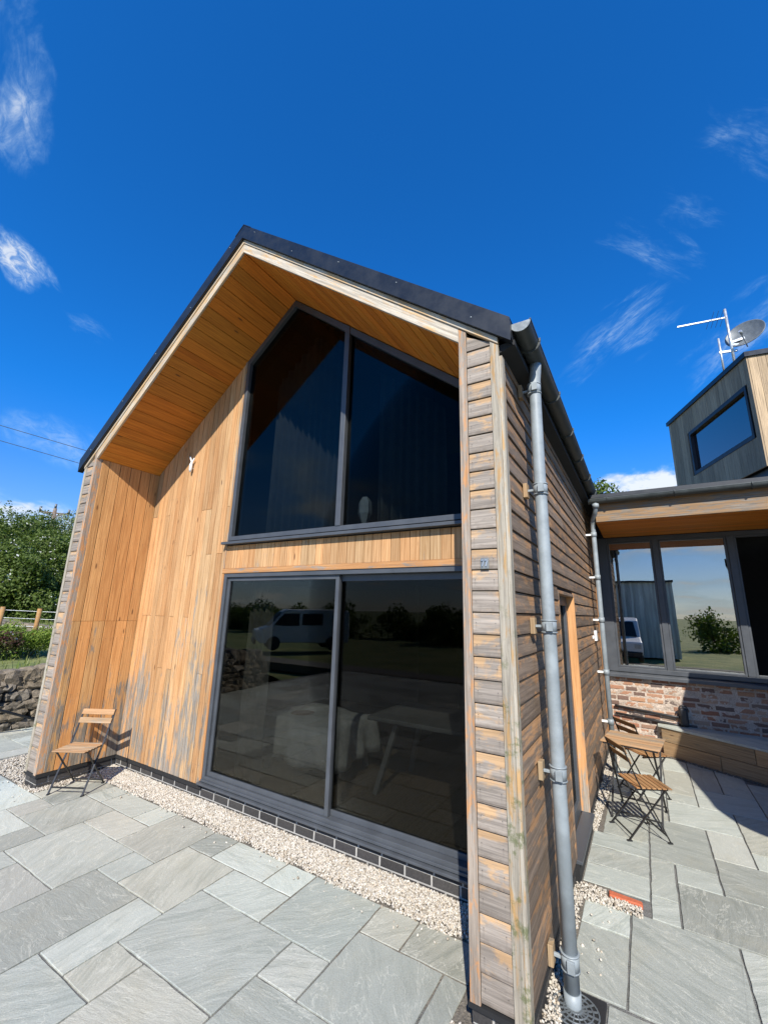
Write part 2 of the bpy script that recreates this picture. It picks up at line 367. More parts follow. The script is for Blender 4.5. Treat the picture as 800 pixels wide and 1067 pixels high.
m_stop=plain('stop_end_metal',(.22,.24,.24),.5,0,.5,20,.3)
m_gutin=plain('gutter_inside',(.45,.47,.47),.4,.5,.5,9,.15)
m_steel=plain('galvanised_steel',(.55,.57,.58),.4,.7)
m_iron=plain('black_painted_steel',(.018,.018,.018),.38,0,.5,30,.2)
m_white=plain('white_plastic',(.75,.75,.72),.4)
m_rail=plain('black_plastic',(.02,.02,.022),.45)
m_dish=plain('dish_grey',(.13,.145,.15),.45,.2)
m_cable=plain('cable_rubber',(.03,.03,.03),.6)
m_glassd=glass('tinted_glazing',(.48,.49,.48),.34,.0,.0004,(1.0,.95,.88))
m_glassu=glass('tinted_upper_glazing',(.42,.45,.46),.13,.0,.0004,(1.0,.92,.82))
m_glassw=glass('mirror_coated_glazing',(.45,.47,.47),2.0,.25,.0005,(1.0,.95,.86))
m_glassr=glass('dormer_glazing',(.20,.22,.23),2.2,.16,.0005,(1.0,.70,.64))
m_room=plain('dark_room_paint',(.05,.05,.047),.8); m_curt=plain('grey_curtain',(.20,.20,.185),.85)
m_floor=wood('room_floor',(.20,.14,.09),(.14,.1,.06),(.2,.2,.2),0)
m_sheet=plain('white_dust_sheet',(.62,.64,.63),.8)
m_dull=plain('dull_table_paint',(.20,.20,.19),.7)
m_chairf=plain('dark_blue_upholstery',(.06,.085,.13),.8)
def slab_mat():
    k=MT('riven_sandstone'); r=k.rnd(); pos,p=k.pos(); a=k.math('MULTIPLY',r,6.283)
    # each stone has its own bedding direction
    ca=k.math('COSINE',a); sa=k.math('SINE',a)
    x=k.math('ADD',k.math('MULTIPLY',p[0],ca),k.math('MULTIPLY',p[1],sa)); y=k.math('SUBTRACT',k.math('MULTIPLY',p[1],ca),k.math('MULTIPLY',p[0],sa))
    rz=k.math('MULTIPLY',r,91)
    warp=k.noise(k.vec(x,y,rz),1.5,2,.5)
    yy=k.math('ADD',y,k.math('MULTIPLY',warp,.22))
    st=k.noise(k.vec(k.math('MULTIPLY',x,1.6),k.math('MULTIPLY',yy,13),rz),1.5,8,.70,.25)
    st2=k.noise(k.vec(k.math('MULTIPLY',x,6),k.math('MULTIPLY',yy,22),rz),2.2,8,.74,.4)
    fine=k.noise(pos,120,4,.7)
    hue=k.math('FRACT',k.math('MULTIPLY',r,7.31)); val=k.math('FRACT',k.math('MULTIPLY',r,17.7)); contr=k.math('FRACT',k.math('MULTIPLY',r,29.3))
    cr=k.add('ShaderNodeValToRGB'); el=cr.color_ramp.elements; cr.color_ramp.interpolation='LINEAR'
    el[0].position=0; el[0].color=(.318,.325,.300,1); el[1].position=1; el[1].color=(.352,.345,.305,1)
    for ps,c in ((.25,(.338,.352,.330)),(.45,(.290,.293,.270)),(.62,(.365,.385,.362)),(.78,(.312,.308,.284)),(.92,(.405,.395,.350))):
        e=el.new(ps); e.color=(*c,1)
    k.lk(hue,cr.inputs[0]); base=cr.outputs[0]
    vv=k.math('ADD',.85,k.math('MULTIPLY',val,.50)); base=k.mix(1.0,base,k.vec(vv,vv,vv),'MULTIPLY')
    dark=k.mix(1.0,base,(.60,.63,.62),'MULTIPLY'); light=k.mix(1.0,base,(1.28,1.26,1.2),'MULTIPLY')
    f=k.math('MULTIPLY',k.ramp(st,.42,.68),k.math('ADD',.15,k.math('MULTIPLY',contr,.60)))
    col=k.mix(f,base,dark)
    col=k.mix(k.math('MULTIPLY',k.ramp(st2,.5,.78),.55),col,light)
    # pale hairline veins
    vn=k.noise(k.vec(k.math('MULTIPLY',x,.8),k.math('MULTIPLY',yy,2.2),k.math('ADD',rz,5)),2.4,6,.62,1.2)
    vl=k.ramp(k.math('ABSOLUTE',k.math('SUBTRACT',vn,.5)),.012,.0)
    col=k.mix(k.math('MULTIPLY',vl,.42),col,(.60,.585,.53))
    big=k.noise(pos,3.0,4,.6); col=k.mix(k.math('MULTIPLY',k.ramp(big,.5,.75),.22),col,(.40,.36,.27))
    stn=k.noise(pos,1.1,6,.68,.6); col=k.mix(k.math('MULTIPLY',k.ramp(stn,.52,.74),.30),col,(.20,.195,.165)); dot=k.noise(pos,38,3,.5); col=k.mix(k.math('MULTIPLY',k.ramp(dot,.72,.80),.6),col,(.09,.085,.07)); spk=k.ramp(fine,.3,.75,.86,1.10); col=k.mix(1.0,col,k.vec(spk,spk,spk),'MULTIPLY')
    col=k.mix(1.0,col,(1.0,1.01,.955),'MULTIPLY'); k.lk(col,k.b.inputs['Base Color']); k.b.inputs['Roughness'].default_value=.72; k.b.inputs['Specular IOR Level'].default_value=.35
    h=k.math('ADD',k.math('MULTIPLY',st2,.8),k.math('ADD',k.math('MULTIPLY',st,.6),k.math('MULTIPLY',fine,.08))); k.bump(h,.006,.85)
    return k.m
m_slab=slab_mat()
def speck(name,cols,rough=.8,spec=.3):
    k=MT(name); r=k.rnd(); cr=k.add('ShaderNodeValToRGB'); el=cr.color_ramp.elements
    el[0].color=(*cols[0],1); el[1].color=(*cols[-1],1)
    for i,c in enumerate(cols[1:-1]): e=el.new((i+1)/(len(cols)-1)); e.color=(*c,1)
    k.lk(r,cr.inputs[0]); pos,_=k.pos(); n=k.noise(pos,90,3,.6); s=k.ramp(n,.3,.7,.8,1.15)
    k.lk(k.mix(1.0,cr.outputs[0],k.vec(s,s,s),'MULTIPLY'),k.b.inputs['Base Color']); k.b.inputs['Roughness'].default_value=rough; k.b.inputs['Specular IOR Level'].default_value=spec
    return k.m
m_peb=speck('pale_gravel',[(.20,.16,.115),(.43,.385,.31),(.51,.465,.39),(.29,.26,.215),(.60,.56,.485),(.40,.33,.24),(.50,.47,.42)])
m_brick=speck('reclaimed_brick',[(.27,.11,.065),(.34,.18,.11),(.14,.09,.07),(.37,.22,.14),(.31,.15,.09),(.11,.085,.075),(.42,.29,.20),(.38,.20,.11)],.85)
m_dbrick=speck('dark_plinth_brick',[(.035,.033,.032),(.06,.056,.052),(.045,.042,.042)],.7)
m_leaf=None
def leafmat(name,cols,trans=.25):
    k=MT(name); r=k.rnd(); cr=k.add('ShaderNodeValToRGB'); el=cr.color_ramp.elements
    el[0].color=(*cols[0],1); el[1].color=(*cols[-1],1)
    for i,c in enumerate(cols[1:-1]): e=el.new((i+1)/(len(cols)-1)); e.color=(*c,1)
    k.lk(r,cr.inputs[0]); k.lk(cr.outputs[0],k.b.inputs['Base Color']); k.b.inputs['Roughness'].default_value=.6; k.b.inputs['Specular IOR Level'].default_value=.3
    o=k.n['Material Output']; tl=k.add('ShaderNodeBsdfTranslucent'); k.lk(k.mix(1.0,cr.outputs[0],(1.3,1.5,.6),'MULTIPLY'),tl.inputs[0])
    mx=k.add('ShaderNodeMixShader'); mx.inputs[0].default_value=trans; k.lk(k.b.outputs[0],mx.inputs[1]); k.lk(tl.outputs[0],mx.inputs[2]); k.lk(mx.outputs[0],o.inputs['Surface'])
    return k.m
m_leafA=leafmat('hawthorn_leaf',[(.035,.058,.009),(.062,.098,.013),(.088,.128,.020),(.115,.15,.035)])
m_leafB=leafmat('pale_leaf',[(.06,.085,.022),(.11,.145,.042),(.16,.19,.075),(.085,.115,.03)])
m_leafC=leafmat('bright_shrub_leaf',[(.06,.11,.012),(.13,.20,.025),(.20,.26,.04),(.09,.13,.02)])
m_leafD=leafmat('dark_red_shrub_leaf',[(.05,.02,.02),(.09,.03,.035),(.06,.05,.02),(.04,.06,.015)])
m_blos=leafmat('blossom',[(.6,.6,.52),(.75,.74,.68)])
m_grassb=leafmat('grass_blade',[(.10,.15,.03),(.16,.20,.05),(.22,.22,.08),(.13,.19,.035)])
m_bark=plain('bark',(.10,.075,.05),.9,0,.2,9,.3,.01,40)
def ground_mat(name,a,b,sc):
    k=MT(name); pos,_=k.pos(); n=k.noise(pos,sc,8,.65); n2=k.noise(pos,sc*14,4,.6)
    c=k.mix(k.ramp(n,.35,.65),a,b); s=k.ramp(n2,.3,.7,.7,1.2); k.lk(k.mix(1.0,c,k.vec(s,s,s),'MULTIPLY'),k.b.inputs['Base Color']); k.b.inputs['Roughness'].default_value=.9; k.bump(n2,.02,.6)
    return k.m
m_grass=ground_mat('meadow',(.075,.115,.025),(.19,.20,.07),.9)
m_asph=ground_mat('gravel_lane',(.13,.125,.11),(.18,.17,.15),3)
m_soil=ground_mat('sub_base',(.12,.105,.085),(.17,.15,.12),5)
m_mortar=ground_mat('joint_mortar',(.11,.11,.10),(.18,.175,.16),9)
m_lime=ground_mat('lime_mortar',(.40,.325,.26),(.52,.43,.35),6)
def stone_mat():
    k=MT('field_stone'); pos,_=k.pos(); r=k.rnd(); n=k.noise(pos,5,7,.7); n2=k.noise(pos,26,6,.7)
    cr=k.add('ShaderNodeValToRGB'); el=cr.color_ramp.elements; el[0].color=(.20,.165,.115,1); el[1].color=(.28,.24,.185,1)
    for ps,c in ((.35,(.235,.185,.125)),(.7,(.18,.155,.125))): e=el.new(ps); e.color=(*c,1)
    k.lk(r,cr.inputs[0]); c=k.mix(k.ramp(n,.35,.65),cr.outputs[0],k.mix(1.0,cr.outputs[0],(.55,.55,.52),'MULTIPLY'))
    c=k.mix(k.math('MULTIPLY',k.ramp(n2,.58,.7),.55),c,(.42,.41,.34)); k.lk(c,k.b.inputs['Base Color']); k.b.inputs['Roughness'].default_value=.9
    k.bump(k.math('ADD',n,n2),.03,.8); return k.m
m_stone=stone_mat()
def corr_mat():
    k=MT('pale_cladding_sheet'); pos,p=k.pos(); n=k.noise(k.vec(k.math('MULTIPLY',p[0],6),0,k.math('MULTIPLY',p[2],.6)),1.5,4,.6)
    r=k.rnd(); c=k.mix(k.ramp(n,.3,.7),(.60,.61,.59),(.85,.86,.83)); k.lk(k.mix(1.0,c,k.vec(k.math('ADD',.55,k.math('MULTIPLY',r,.45)),k.math('ADD',.55,k.math('MULTIPLY',r,.45)),k.math('ADD',.53,k.math('MULTIPLY',r,.43))),'MULTIPLY'),k.b.inputs['Base Color']); k.b.inputs['Roughness'].default_value=.5; return k.m
m_corr=corr_mat()

# ------------------------------------------------------------------ measures of the house
Wd=5.492; PW=.273; ZI=3.83; ZR=5.82; D=.824; MID=Wd/2; SL=(ZR-ZI)/(MID-PW); HL=6.95
Y_=Vector((0,1,0))
def zsof(x): return ZR-SL*abs(x-MID)            # inner soffit
def zfas(x): return ZR+.155-SL*abs(x-MID)       # top of fascia
def cut_board_v(mb, x0,x1,y0,y1,z0,zt, z1=None, r=None, mi=0):
    """upright board from z0 to a top that follows zt(x) (or z1)"""
    a=zt(x0) if z1 is None else z1; b=zt(x1) if z1 is None else z1
    mb.hexa([(x0,y0,z0),(x1,y0,z0),(x1,y1,z0),(x0,y1,z0),(x0,y0,a),(x1,y0,b),(x1,y1,b),(x0,y1,a)],(0,0,1),r,mi)

# ================================================================== GROUND
SU=.2925
fx=lambda u:1.4425+.2935*u
fy=lambda v:.54-SU*v
rx=lambda u:5.86+SU*u
ry=lambda v:2.03+SU*v
front=[(0,2,3,4),(-3,2,-2,3),(-2,1,0,3),(-2,0,-1,1),(-1,0,1,1),(1,0,2,1),(0,1,2,2),(2,0,4,2),(3,2,4,3),(4,1,6,3),(-3,3,-1,5),(-1,3,0,5),(0,4,1,6),(1,4,3,7),(3,3,5,6),(5,3,6,5),
 (6,2,9,4),(6,4,7,5),(5,5,7,7),(7,4,9,7),(4,0,5,1),(5,0,7,1),(7,0,8,1),(6,1,8,2),(8,0,10,2),(10,0,11,1),(9,2,10,3),(10,1,12,3),(11,0,12.5,1),(9,3,11,5),(11,3,12.5,5),(12,1,12.5,3),
 (-6,2,-3,4),(-3,0,-2,2),(-3.75,0,-3,2)]
right=[(1,7,2,10),(1,6,2,7),(2,8,3,11),(2,6,4,8),(3,8,4,9),(3,9,4,12),(4,6,5,9),(1,4,3,6),(2,2,3,4),(3,3,5,6),(3,2,4,3),(4,1,6,3),(2,0,4,2),(1,0,2,1),(.4,1,2,4),(.4,-1,1,1),(.4,-2,1,-1),(1,-2,4,0),(0,-5,2,-2),(2,-5,4,-2),(-1,-3,0,-2),(-1,-5,0,-3),
 (-1.15,-.27,.4,.85),(-1.15,.85,.4,1.85),(-1.15,-1.3,.4,-.27),(-.9,1.85,.4,4),(-.9,4,1,6)]
def area(slabs, X, Y, u0,u1,v0,v1, skip):
    occ=set(); out=[]
    cells=lambda q:[(i,j) for i in range(math.floor(q[0]+.01),math.ceil(q[2]-.01)) for j in range(math.floor(q[1]+.01),math.ceil(q[3]-.01))]
    for q in slabs: occ.update(cells(q)); out.append(q)
    rr=random.Random(3)
    for j in range(v0,v1):
        for i in range(u0,u1):
            if (i,j) in occ or skip(X(i+.5),Y(j+.5)): continue
            opts=[(3,2),(2,2),(2,1),(1,2),(2,3),(1,1),(3,2),(2,2)]; rr.shuffle(opts)
            for w,h in opts+[(1,1)]:
                c=[(i+a,j+b) for a in range(w) for b in range(h)]
                if all(k not in occ and not skip(X(k[0]+.5),Y(k[1]+.5)) and u0<=k[0]<u1 and v0<=k[1]<v1 for k in c):
                    occ.update(c); out.append((i,j,i+w,j+h)); break
    return out
mb=MB()
def put_slab(x0,x1,y0,y1,top=0.0):
    if x0>x1:x0,x1=x1,x0
    if y0>y1:y0,y1=y1,y0
    g=.0065; r=random.random(); rs=[random.uniform(-.0022,.0022) for _ in range(4)]; t=[top+random.uniform(-.0012,.0012) for _ in range(4)]
    # subdivided, slightly wandering outline
    per=[]; seg=.07
    def side(a,b,nx,ny):
        L=math.hypot(b[0]-a[0],b[1]-a[1]); n=max(2,int(L/seg)); 
        for k in range(n):
            f=k/n; w=random.uniform(-.0030,.0030) if k else 0
            per.append((a[0]+(b[0]-a[0])*f+nx*w, a[1]+(b[1]-a[1])*f+ny*w, top+random.uniform(-.001,.001)))
    A=(x0+g,y0+g);B=(x1-g,y0+g);C=(x1-g,y1-g);E=(x0+g,y1-g)
    side(A,B,0,1);side(B,C,1,0);side(C,E,0,1);side(E,A,1,0)
    mb.poly(per,.035,(0,0,1),r)
def skipF(x,y): return (x>-1.1 and y>-.05 and x<.0) or (x>=0 and y>.55) or (x>5.1 and y>-.9) or x<-2.75 or (x<0.0 and x>-1.1 and y>-.06) or y<-7.8 or x>9.8 
for q in area(front,fx,fy,-15,29,-14,29,skipF):
    x0,x1,y0,y1=fx(q[0]),fx(q[2]),fy(q[3]),fy(q[1])
    if x1<=0.0 and x1>-1.2 and y1>0: y1=min(y1,-.02) if x1>-1.0 else y1
    if y1-y0<.02: continue
    put_slab(x0,x1,y0,y1)
def skipR(x,y):
    if x<5.57 or y<.45: return True
    if y<1.4 and x<5.6: return True
    if 1.4<y<1.62 and x<5.93: return True
    return y>5.62-(x-6.19)*.583+.05 and x>6.1 or y>5.9 or x>8.3
for q in area(right,rx,ry,-1,8,-6,17,skipR):
    put_slab(rx(q[0]),rx(q[2]),ry(q[1]),ry(q[3]))
for (x0,x1,y0,y1) in ((5.77,6.2,-.2,.55),(6.2,6.8,-.2,.57),(6.8,7.4,-.2,.57)): put_slab(x0,x1,y0,y1)
pav=structure(mb.build('patio_paving',m_slab,bevel=.0022,seg=1),'grey green sandstone slabs laid in a random pattern')
mb=MB(); mb.box(-2.9,9.9,-8,7.4,-.25,-.009); structure(mb.build('patio_bedding',m_mortar))
mb=MB(); mb.box(-1.12,.0,-.03,8,-.02,-.006); mb.box(0,5.5,0,.83,-.02,-.0055); mb.box(5.0,5.62,-1,2.0,-.02,-.005); mb.box(5.4,5.72,1.5,6.5,-.02,-.0045);structure(mb.build('gravel_bed',m_soil))
# wide ground to the horizon
mb=MB(); n=96
ring=[(-2500,0)]
mb.poly([(1500*math.cos(2*PI*k/n),1500*math.sin(2*PI*k/n),-.30) for k in range(n)],.1); structure(mb.build('ground',m_grass))
mb=MB(); mb.box(-60,60,-9.8,-8.0,-.28,-.10); structure(mb.build('road',m_asph))
mb=MB()
for i in range(-30,30): mb.box(i*.92,i*.92+.91,-8.0,-7.88,-.25,.02,r=random.random())
structure(mb.build('kerb',m_stone,bevel=.008))

# pebbles --------------------------------------------------------------
def ico():
    bm=bmesh.new(); bmesh.ops.create_icosphere(bm,subdivisions=1,radius=1); v=np.array([q.co for q in bm.verts]); f=np.array([[w.index for w in q.verts] for q in bm.faces]); bm.free(); return v,f
IV,IF=ico()
def pebbles(name, regions, size, mat, z=0.0, zj=.012):
    P=[]
    for (poly_fn,x0,x1,y0,y1,dens) in regions:
        n=int((x1-x0)*(y1-y0)*dens); xs=RNG.uniform(x0,x1,n); ys=RNG.uniform(y0,y1,n)
        for x,y in zip(xs,ys):
            if poly_fn is None or poly_fn(x,y): P.append((x,y))
    P=np.array(P); n=len(P); nv=len(IV)
    sc=RNG.uniform(size*.55,size*1.15,(n,1,1))*np.stack([np.ones(n),RNG.uniform(.6,1,n),RNG.uniform(.45,.8,n)],1)[:,None,:]
    V=IV[None]*(1+RNG.uniform(-.18,.18,(n,nv,1)))*sc
    # random rotations
    q=RNG.normal(size=(n,4)); q/=np.linalg.norm(q,axis=1,keepdims=True); w,x,y,zq=q.T
    Rm=np.stack([np.stack([1-2*(y*y+zq*zq),2*(x*y-zq*w),2*(x*zq+y*w)],1),np.stack([2*(x*y+zq*w),1-2*(x*x+zq*zq),2*(y*zq-x*w)],1),np.stack([2*(x*zq-y*w),2*(y*zq+x*w),1-2*(x*x+y*y)],1)],1)
    V=np.einsum('nij,nvj->nvi',Rm,V); V[:,:,0]+=P[:,0,None]; V[:,:,1]+=P[:,1,None]; V[:,:,2]+=(z+RNG.uniform(-.004,zj,n)+.035*np.clip((P[:,1]-.55)/.25,0,1)*((P[:,0]>.3)&(P[:,0]<5.3)&(P[:,1]<.82)))[:,None]
    F=(IF[None]+np.arange(n)[:,None,None]*nv).reshape(-1,3)
    me=bpy.data.meshes.new(name); me.vertices.add(n*nv); me.vertices.foreach_set('co',V.reshape(-1))
    me.loops.add(len(F)*3); me.loops.foreach_set('vertex_index',F.reshape(-1)); me.polygons.add(len(F)); me.polygons.foreach_set('loop_start',np.arange(len(F))*3); me.polygons.foreach_set('loop_total',np.full(len(F),3)); me.update(calc_edges=True)
    at=me.attributes.new('rnd','FLOAT','FACE'); at.data.foreach_set('value',np.repeat(RNG.random(n),len(IF)))
    me.materials.append(mat); o=bpy.data.objects.new(name,me); COL.objects.link(o); return o
def wob(y): return .012*math.sin(y*9)+.008*math.sin(y*23+1)
reg=[(lambda x,y:y>.535+wob(x),.27,5.3,.5,.80,12500),
     (lambda x,y:x<.27+.10+.06*y,.27,.5,-.03,.8,9000),
     (None,-1.1,0,-.04,.4,5200),(None,-1.1,-.0,.4,1.2,3000),(None,-.02,.34,-.06,.02,7000),
     (lambda x,y:y<-.0 or x>5.5,5.11,5.62,-.9,.2,8500),(lambda x,y:x>5.49 and x<5.565+wob(y),5.49,5.6,.2,1.45,9000),
     (lambda x,y:not(x>5.7 and y>1.52),5.49,5.93,1.40,1.6,9000),(None,5.62,5.78,-.9,-.2,6000),
     (lambda x,y:x<5.55+.09*(y-2.55)/2.5,5.49,5.75,2.55,6.4,8000)]
reg.append((lambda x,y:y>.60,.3,5.3,.6,.80,12000)); reg.append((None,.9,5.1,.38,.53,90)); reg.append((None,5.6,5.75,.6,1.4,120)); reg.append((None,-1.1,.5,-.35,-.05,70))
gr=pebbles('gravel',reg,.0108,m_peb,.002,.012); tag(gr,'pale cream gravel strip around the foot of the timber house','gravel',kind='stuff')
def sleeper_line(t): return (6.15+t*1.95,5.78-t*1.78)
gr2=pebbles('gravel_margin',[(lambda x,y: -.075<((x-6.19)*.583+(y-5.66))<.0,6.1,8.3,4.3,5.8,5000)],.011,m_soil,.0,.01); tag(gr2,'loose brown grit along the foot of the sleeper edging','gravel',kind='stuff')

# ================================================================== TIMBER HOUSE
H=empty('timber_house',(0,0,0),'timber clad gable house with recessed glazed front and black metal roof edge','house')
bpy.context.view_layer.update()
# recessed front cladding, upright boards in two lengths
mb=MB(); x=PW+.024; bw=.0985; XW=1.965
i=0
while x<XW-.02:
    x1=min(x+bw-.0065,XW-.036)
    if x1-x>.02:
        d=random.uniform(-.002,.002); zj=random.choice([1.86,1.86,2.62,1.24,3.2])
        zj=min(zj,zsof(x)-.2); cut_board_v(mb,x,x1,D-.009+d,D+.02,.155,None,zj-.0015)
        cut_board_v(mb,x,x1,D-.009+d*.5,D+.02,zj+.0015,lambda q:zsof(q)-.006)
        # tongue set back, closes the joint with a thin shadow line
        mb.hexa([(x1,D+.010,.16),(x1+.0065,D+.010,.16),(x1+.0065,D+.02,.16),(x1,D+.02,.16),(x1,D+.010,zsof(x1)-.03),(x1+.0065,D+.010,zsof(x1)-.03),(x1+.0065,D+.02,zsof(x1)-.03),(x1,D+.02,zsof(x1)-.03)],(0,0,1),.2)
    x+=bw; i+=1
# short boards between the two windows
x=XW-.01
while x<Wd-PW-.02:
    x1=min(x+bw-.005,Wd-PW-.005); cut_board_v(mb,x,x1,D-.010,D+.02,2.435,None,2.702); x+=bw
mb.build('front_cladding',m_clad,H,bevel=.0016,seg=1)
# backing wall behind cladding
mb=MB(); mb.hexa([(PW,D+.021,.12),(XW-.03,D+.021,.12),(XW-.03,D+.16,.12),(PW,D+.16,.12),(PW,D+.021,zsof(PW)),(XW-.03,D+.021,zsof(XW-.03)),(XW-.03,D+.16,zsof(XW-.03)),(PW,D+.16,zsof(PW))],(0,0,1))
mb.box(XW-.03,Wd-PW,D+.021,D+.16,2.43,2.705)
mb.build('wall_core',m_black,H)
# timber trims around glazing
mb=MB(); cut_board_v(mb,XW-.034,XW-.004,D-.018,D+.05,.2,None,2.375); mb.hexa([(XW-.034,D-.018,2.435),(XW-.004,D-.018,2.435),(XW-.004,D+.05,2.435),(XW-.034,D+.05,2.435),(XW-.034,D-.018,zsof(XW-.034)-.005),(XW-.004,D-.018,zsof(XW-.004)-.005),(XW-.004,D+.05,zsof(XW-.004)-.005),(XW-.034,D+.05,zsof(XW-.034)-.005)],(0,0,1))
mb.box(XW-.034,Wd-PW-.003,D-.022,D+.05,2.377,2.433); mb.build('window_trim',m_trimo,H,bevel=.002,seg=1)
# left return wall (faces right) and right return
mb=MB(); nb=6; bwid=D/nb
for i in range(nb):
    y0=.006+i*bwid+ (0.0); y1=y0+bwid-.008; 
    if i==0: y0=.05
    zj=1.78; d=random.uniform(-.002,.002)
    mb.box(PW-.01,PW+.013+d,y0,y1,.155,zj,(0,0,1)); mb.box(PW-.01,PW+.012+d*.3,y0,y1,zj+.003,ZI+.0,(0,0,1))
    mb.box(PW-.01,PW-.002,y1,y1+.0082,.16,ZI-.01,(0,0,1),.2)
mb.build('return_cladding',m_return,H,bevel=.0016,seg=1)
mb=MB()
for i in range(nb):
    y0=.05 if i==0 else .006+i*bwid; y1=.006+(i+1)*bwid-.005
    mb.box(Wd-PW-.012,Wd-PW+.01,y0,y1,.155,ZI,(0,0,1))
mb.build('return_cladding',m_return,H)
# piers, front faces with horizontal boards
def pier(xa,xb,inner_left,name):
    mb=MB(); t=MB(); c=MB()
    fas=lambda q:zfas(q)-.050
    if inner_left:  # right pier
        ti=(xa,xa+.056); bo=(xa+.056,xb-.056); co=(xb-.056,xb+.0)
    else:
        ti=(xb-.056,xb); bo=(xa+.045,xb-.056); co=(xa,xa+.045)
    z=.155; pitch=.1235; zt=min(fas(bo[0]),fas(bo[1]))
    while z<max(fas(bo[0]),fas(bo[1]))-.01:
        z1=z+pitch-.0
        a,b=fas(bo[0]),fas(bo[1]); e0=min(z1-.006,a); e1=min(z1-.006,b)
        if e0-z>.004 and e1-z>.004 or min(e0,e1)>z:
            # shiplap: top edge set back under the board above
            mb.hexa([(bo[0],-.020,z),(bo[1],-.020,z),(bo[1],.012,z),(bo[0],.012,z),(bo[0],-.0125,e0),(bo[1],-.0125,e1),(bo[1],.012,e1),(bo[0],.012,e0)],(1,0,0))
            # bevelled tongue
            if min(e0,e1)==z1-.006: mb.box(bo[0],bo[1],-.004,.012,z1-.0062,z1+.001,r=.15)
        z=z1
    cut_board_v(t,ti[0],ti[1]-.002,-.024,.05,.14,fas)
    cut_board_v(c,co[0],co[1],-.026,.0,.14,fas)
    mb.build('pier_boards',m_pier,H,bevel=.0014,seg=1); t.build('inner_trim',m_inner,H,bevel=.002,seg=1); c.build('corner_trim',m_corner,H,bevel=.002,seg=1)
    k=MB(); cut_board_v(k,xa+.004,xb-.014,.013,D+.2,.12,lambda q:zsof(q)-.02); k.build('wall_core',m_black,H)
pier(0,PW,False,'l'); pier(Wd-PW,Wd,True,'r')
# black foot flashing under all boards + plinth bricks
mb=MB(); 
mb.box(-.01,PW+.008,-.022,.05,.115,.152); mb.box(PW-.012,PW+.010,.05,D,.115,.152); mb.box(PW+.01,XW-.0,D-.012,D+.1,.115,.152)
mb.box(Wd-PW-.01,Wd+.0,-.022,.05,.115,.138); mb.box(Wd-PW-.016,Wd-PW+.01,.05,D,.0,.152)
mb.box(Wd-.01,Wd+.012,.05,1.55,.10,.138);mb.box(Wd-.01,Wd+.012,2.6,HL,.10,.138)
mb.build('foot_flashing',m_black,H)
mb=MB(); mo=MB()
def course(p,q,n,z0,z1,th=.06,bl=.215,off=0):
    p=Vector(p);q=Vector(q);d=(q-p);L=d.length;d.normalize();n=Vector(n)
    s=-off
    while s<L:
        a=max(s,0)+.003; b=min(s+bl,L)-.003
        if b-a>.01:
            P=[p+d*a,p+d*b,p+d*b-n*th,p+d*a-n*th]; P=[Vector((v.x,v.y,z0)) for v in P]+[Vector((v.x,v.y,z1)) for v in P]
            mb.hexa(P,d)
        s+=bl+.008
for (p,q,n) in (((PW,D+.005),(Wd-PW,D+.005),(0,-1)),((0,-.004),(PW,-.004),(0,-1)),((PW-.002,0),(PW-.002,D),(1,0)),((Wd-PW,-.004),(Wd,-.004),(0,-1)),((Wd-.004,0),(Wd-.004,HL),(1,0)),((0,0),(0,HL),(-1,0))):
    p=(*p,0);q=(*q,0);n=(*n,0)
    course(p,q,n,-.03,.043); course(p,q,n,.053,.117,off=.11)
course((XW-.0,D+.005,0),(Wd-PW,D+.005,0),(0,-1,0),.123,.169)
mb.build('plinth_bricks',m_dbrick,H,bevel=.0015,seg=1)
mo=MB(); mo.box(PW,Wd-PW,D+.0065,D+.2,-.05,.118); mo.box(XW,Wd-PW,D+.0067,D+.2,.1185,.170); mo.box(.005,PW-.01,.002,D+.1,-.05,.116); mo.box(Wd-PW+.006,Wd-.012,.002,HL,-.05,.116)
mo.build('plinth_mortar',plain('pale_pointing',(.36,.345,.31),.9),H)
# soffit boards, each running front to back
for sgn,nm in ((-1,'l'),(1,'r')):
    mb=MB(); n=22; xi=PW if sgn<0 else Wd-PW
    for i in range(n):
        a=i/n; b=(i+1)/n; xa=xi+(MID-xi)*a; xb=xi+(MID-xi)*b-(.0055 if sgn<0 else -.0055)
        za,zb=zsof(xa),zsof(xb); g=random.uniform(-.001,.001)
        P=[(xa,-.0,za+g),(xb,-.0,zb+g),(xb,D+.03,zb+g),(xa,D+.03,za+g)]; P=P+[(q[0],q[1],q[2]+.02) for q in P]
        mb.hexa(P,(0,1,0))
    mb.build('soffit',m_soffit,H,bevel=.003,seg=1)
    k=MB(); zo=.023
    P=[(xi,0.0,ZI+zo),(MID,0.0,ZR+zo),(MID,D+.3,ZR+zo),(xi,D+.3,ZI+zo)]; P=P+[(q[0],q[1],q[2]+.09) for q in P]; k.hexa(P,(0,1,0)); k.build('soffit_backing',m_black,H)
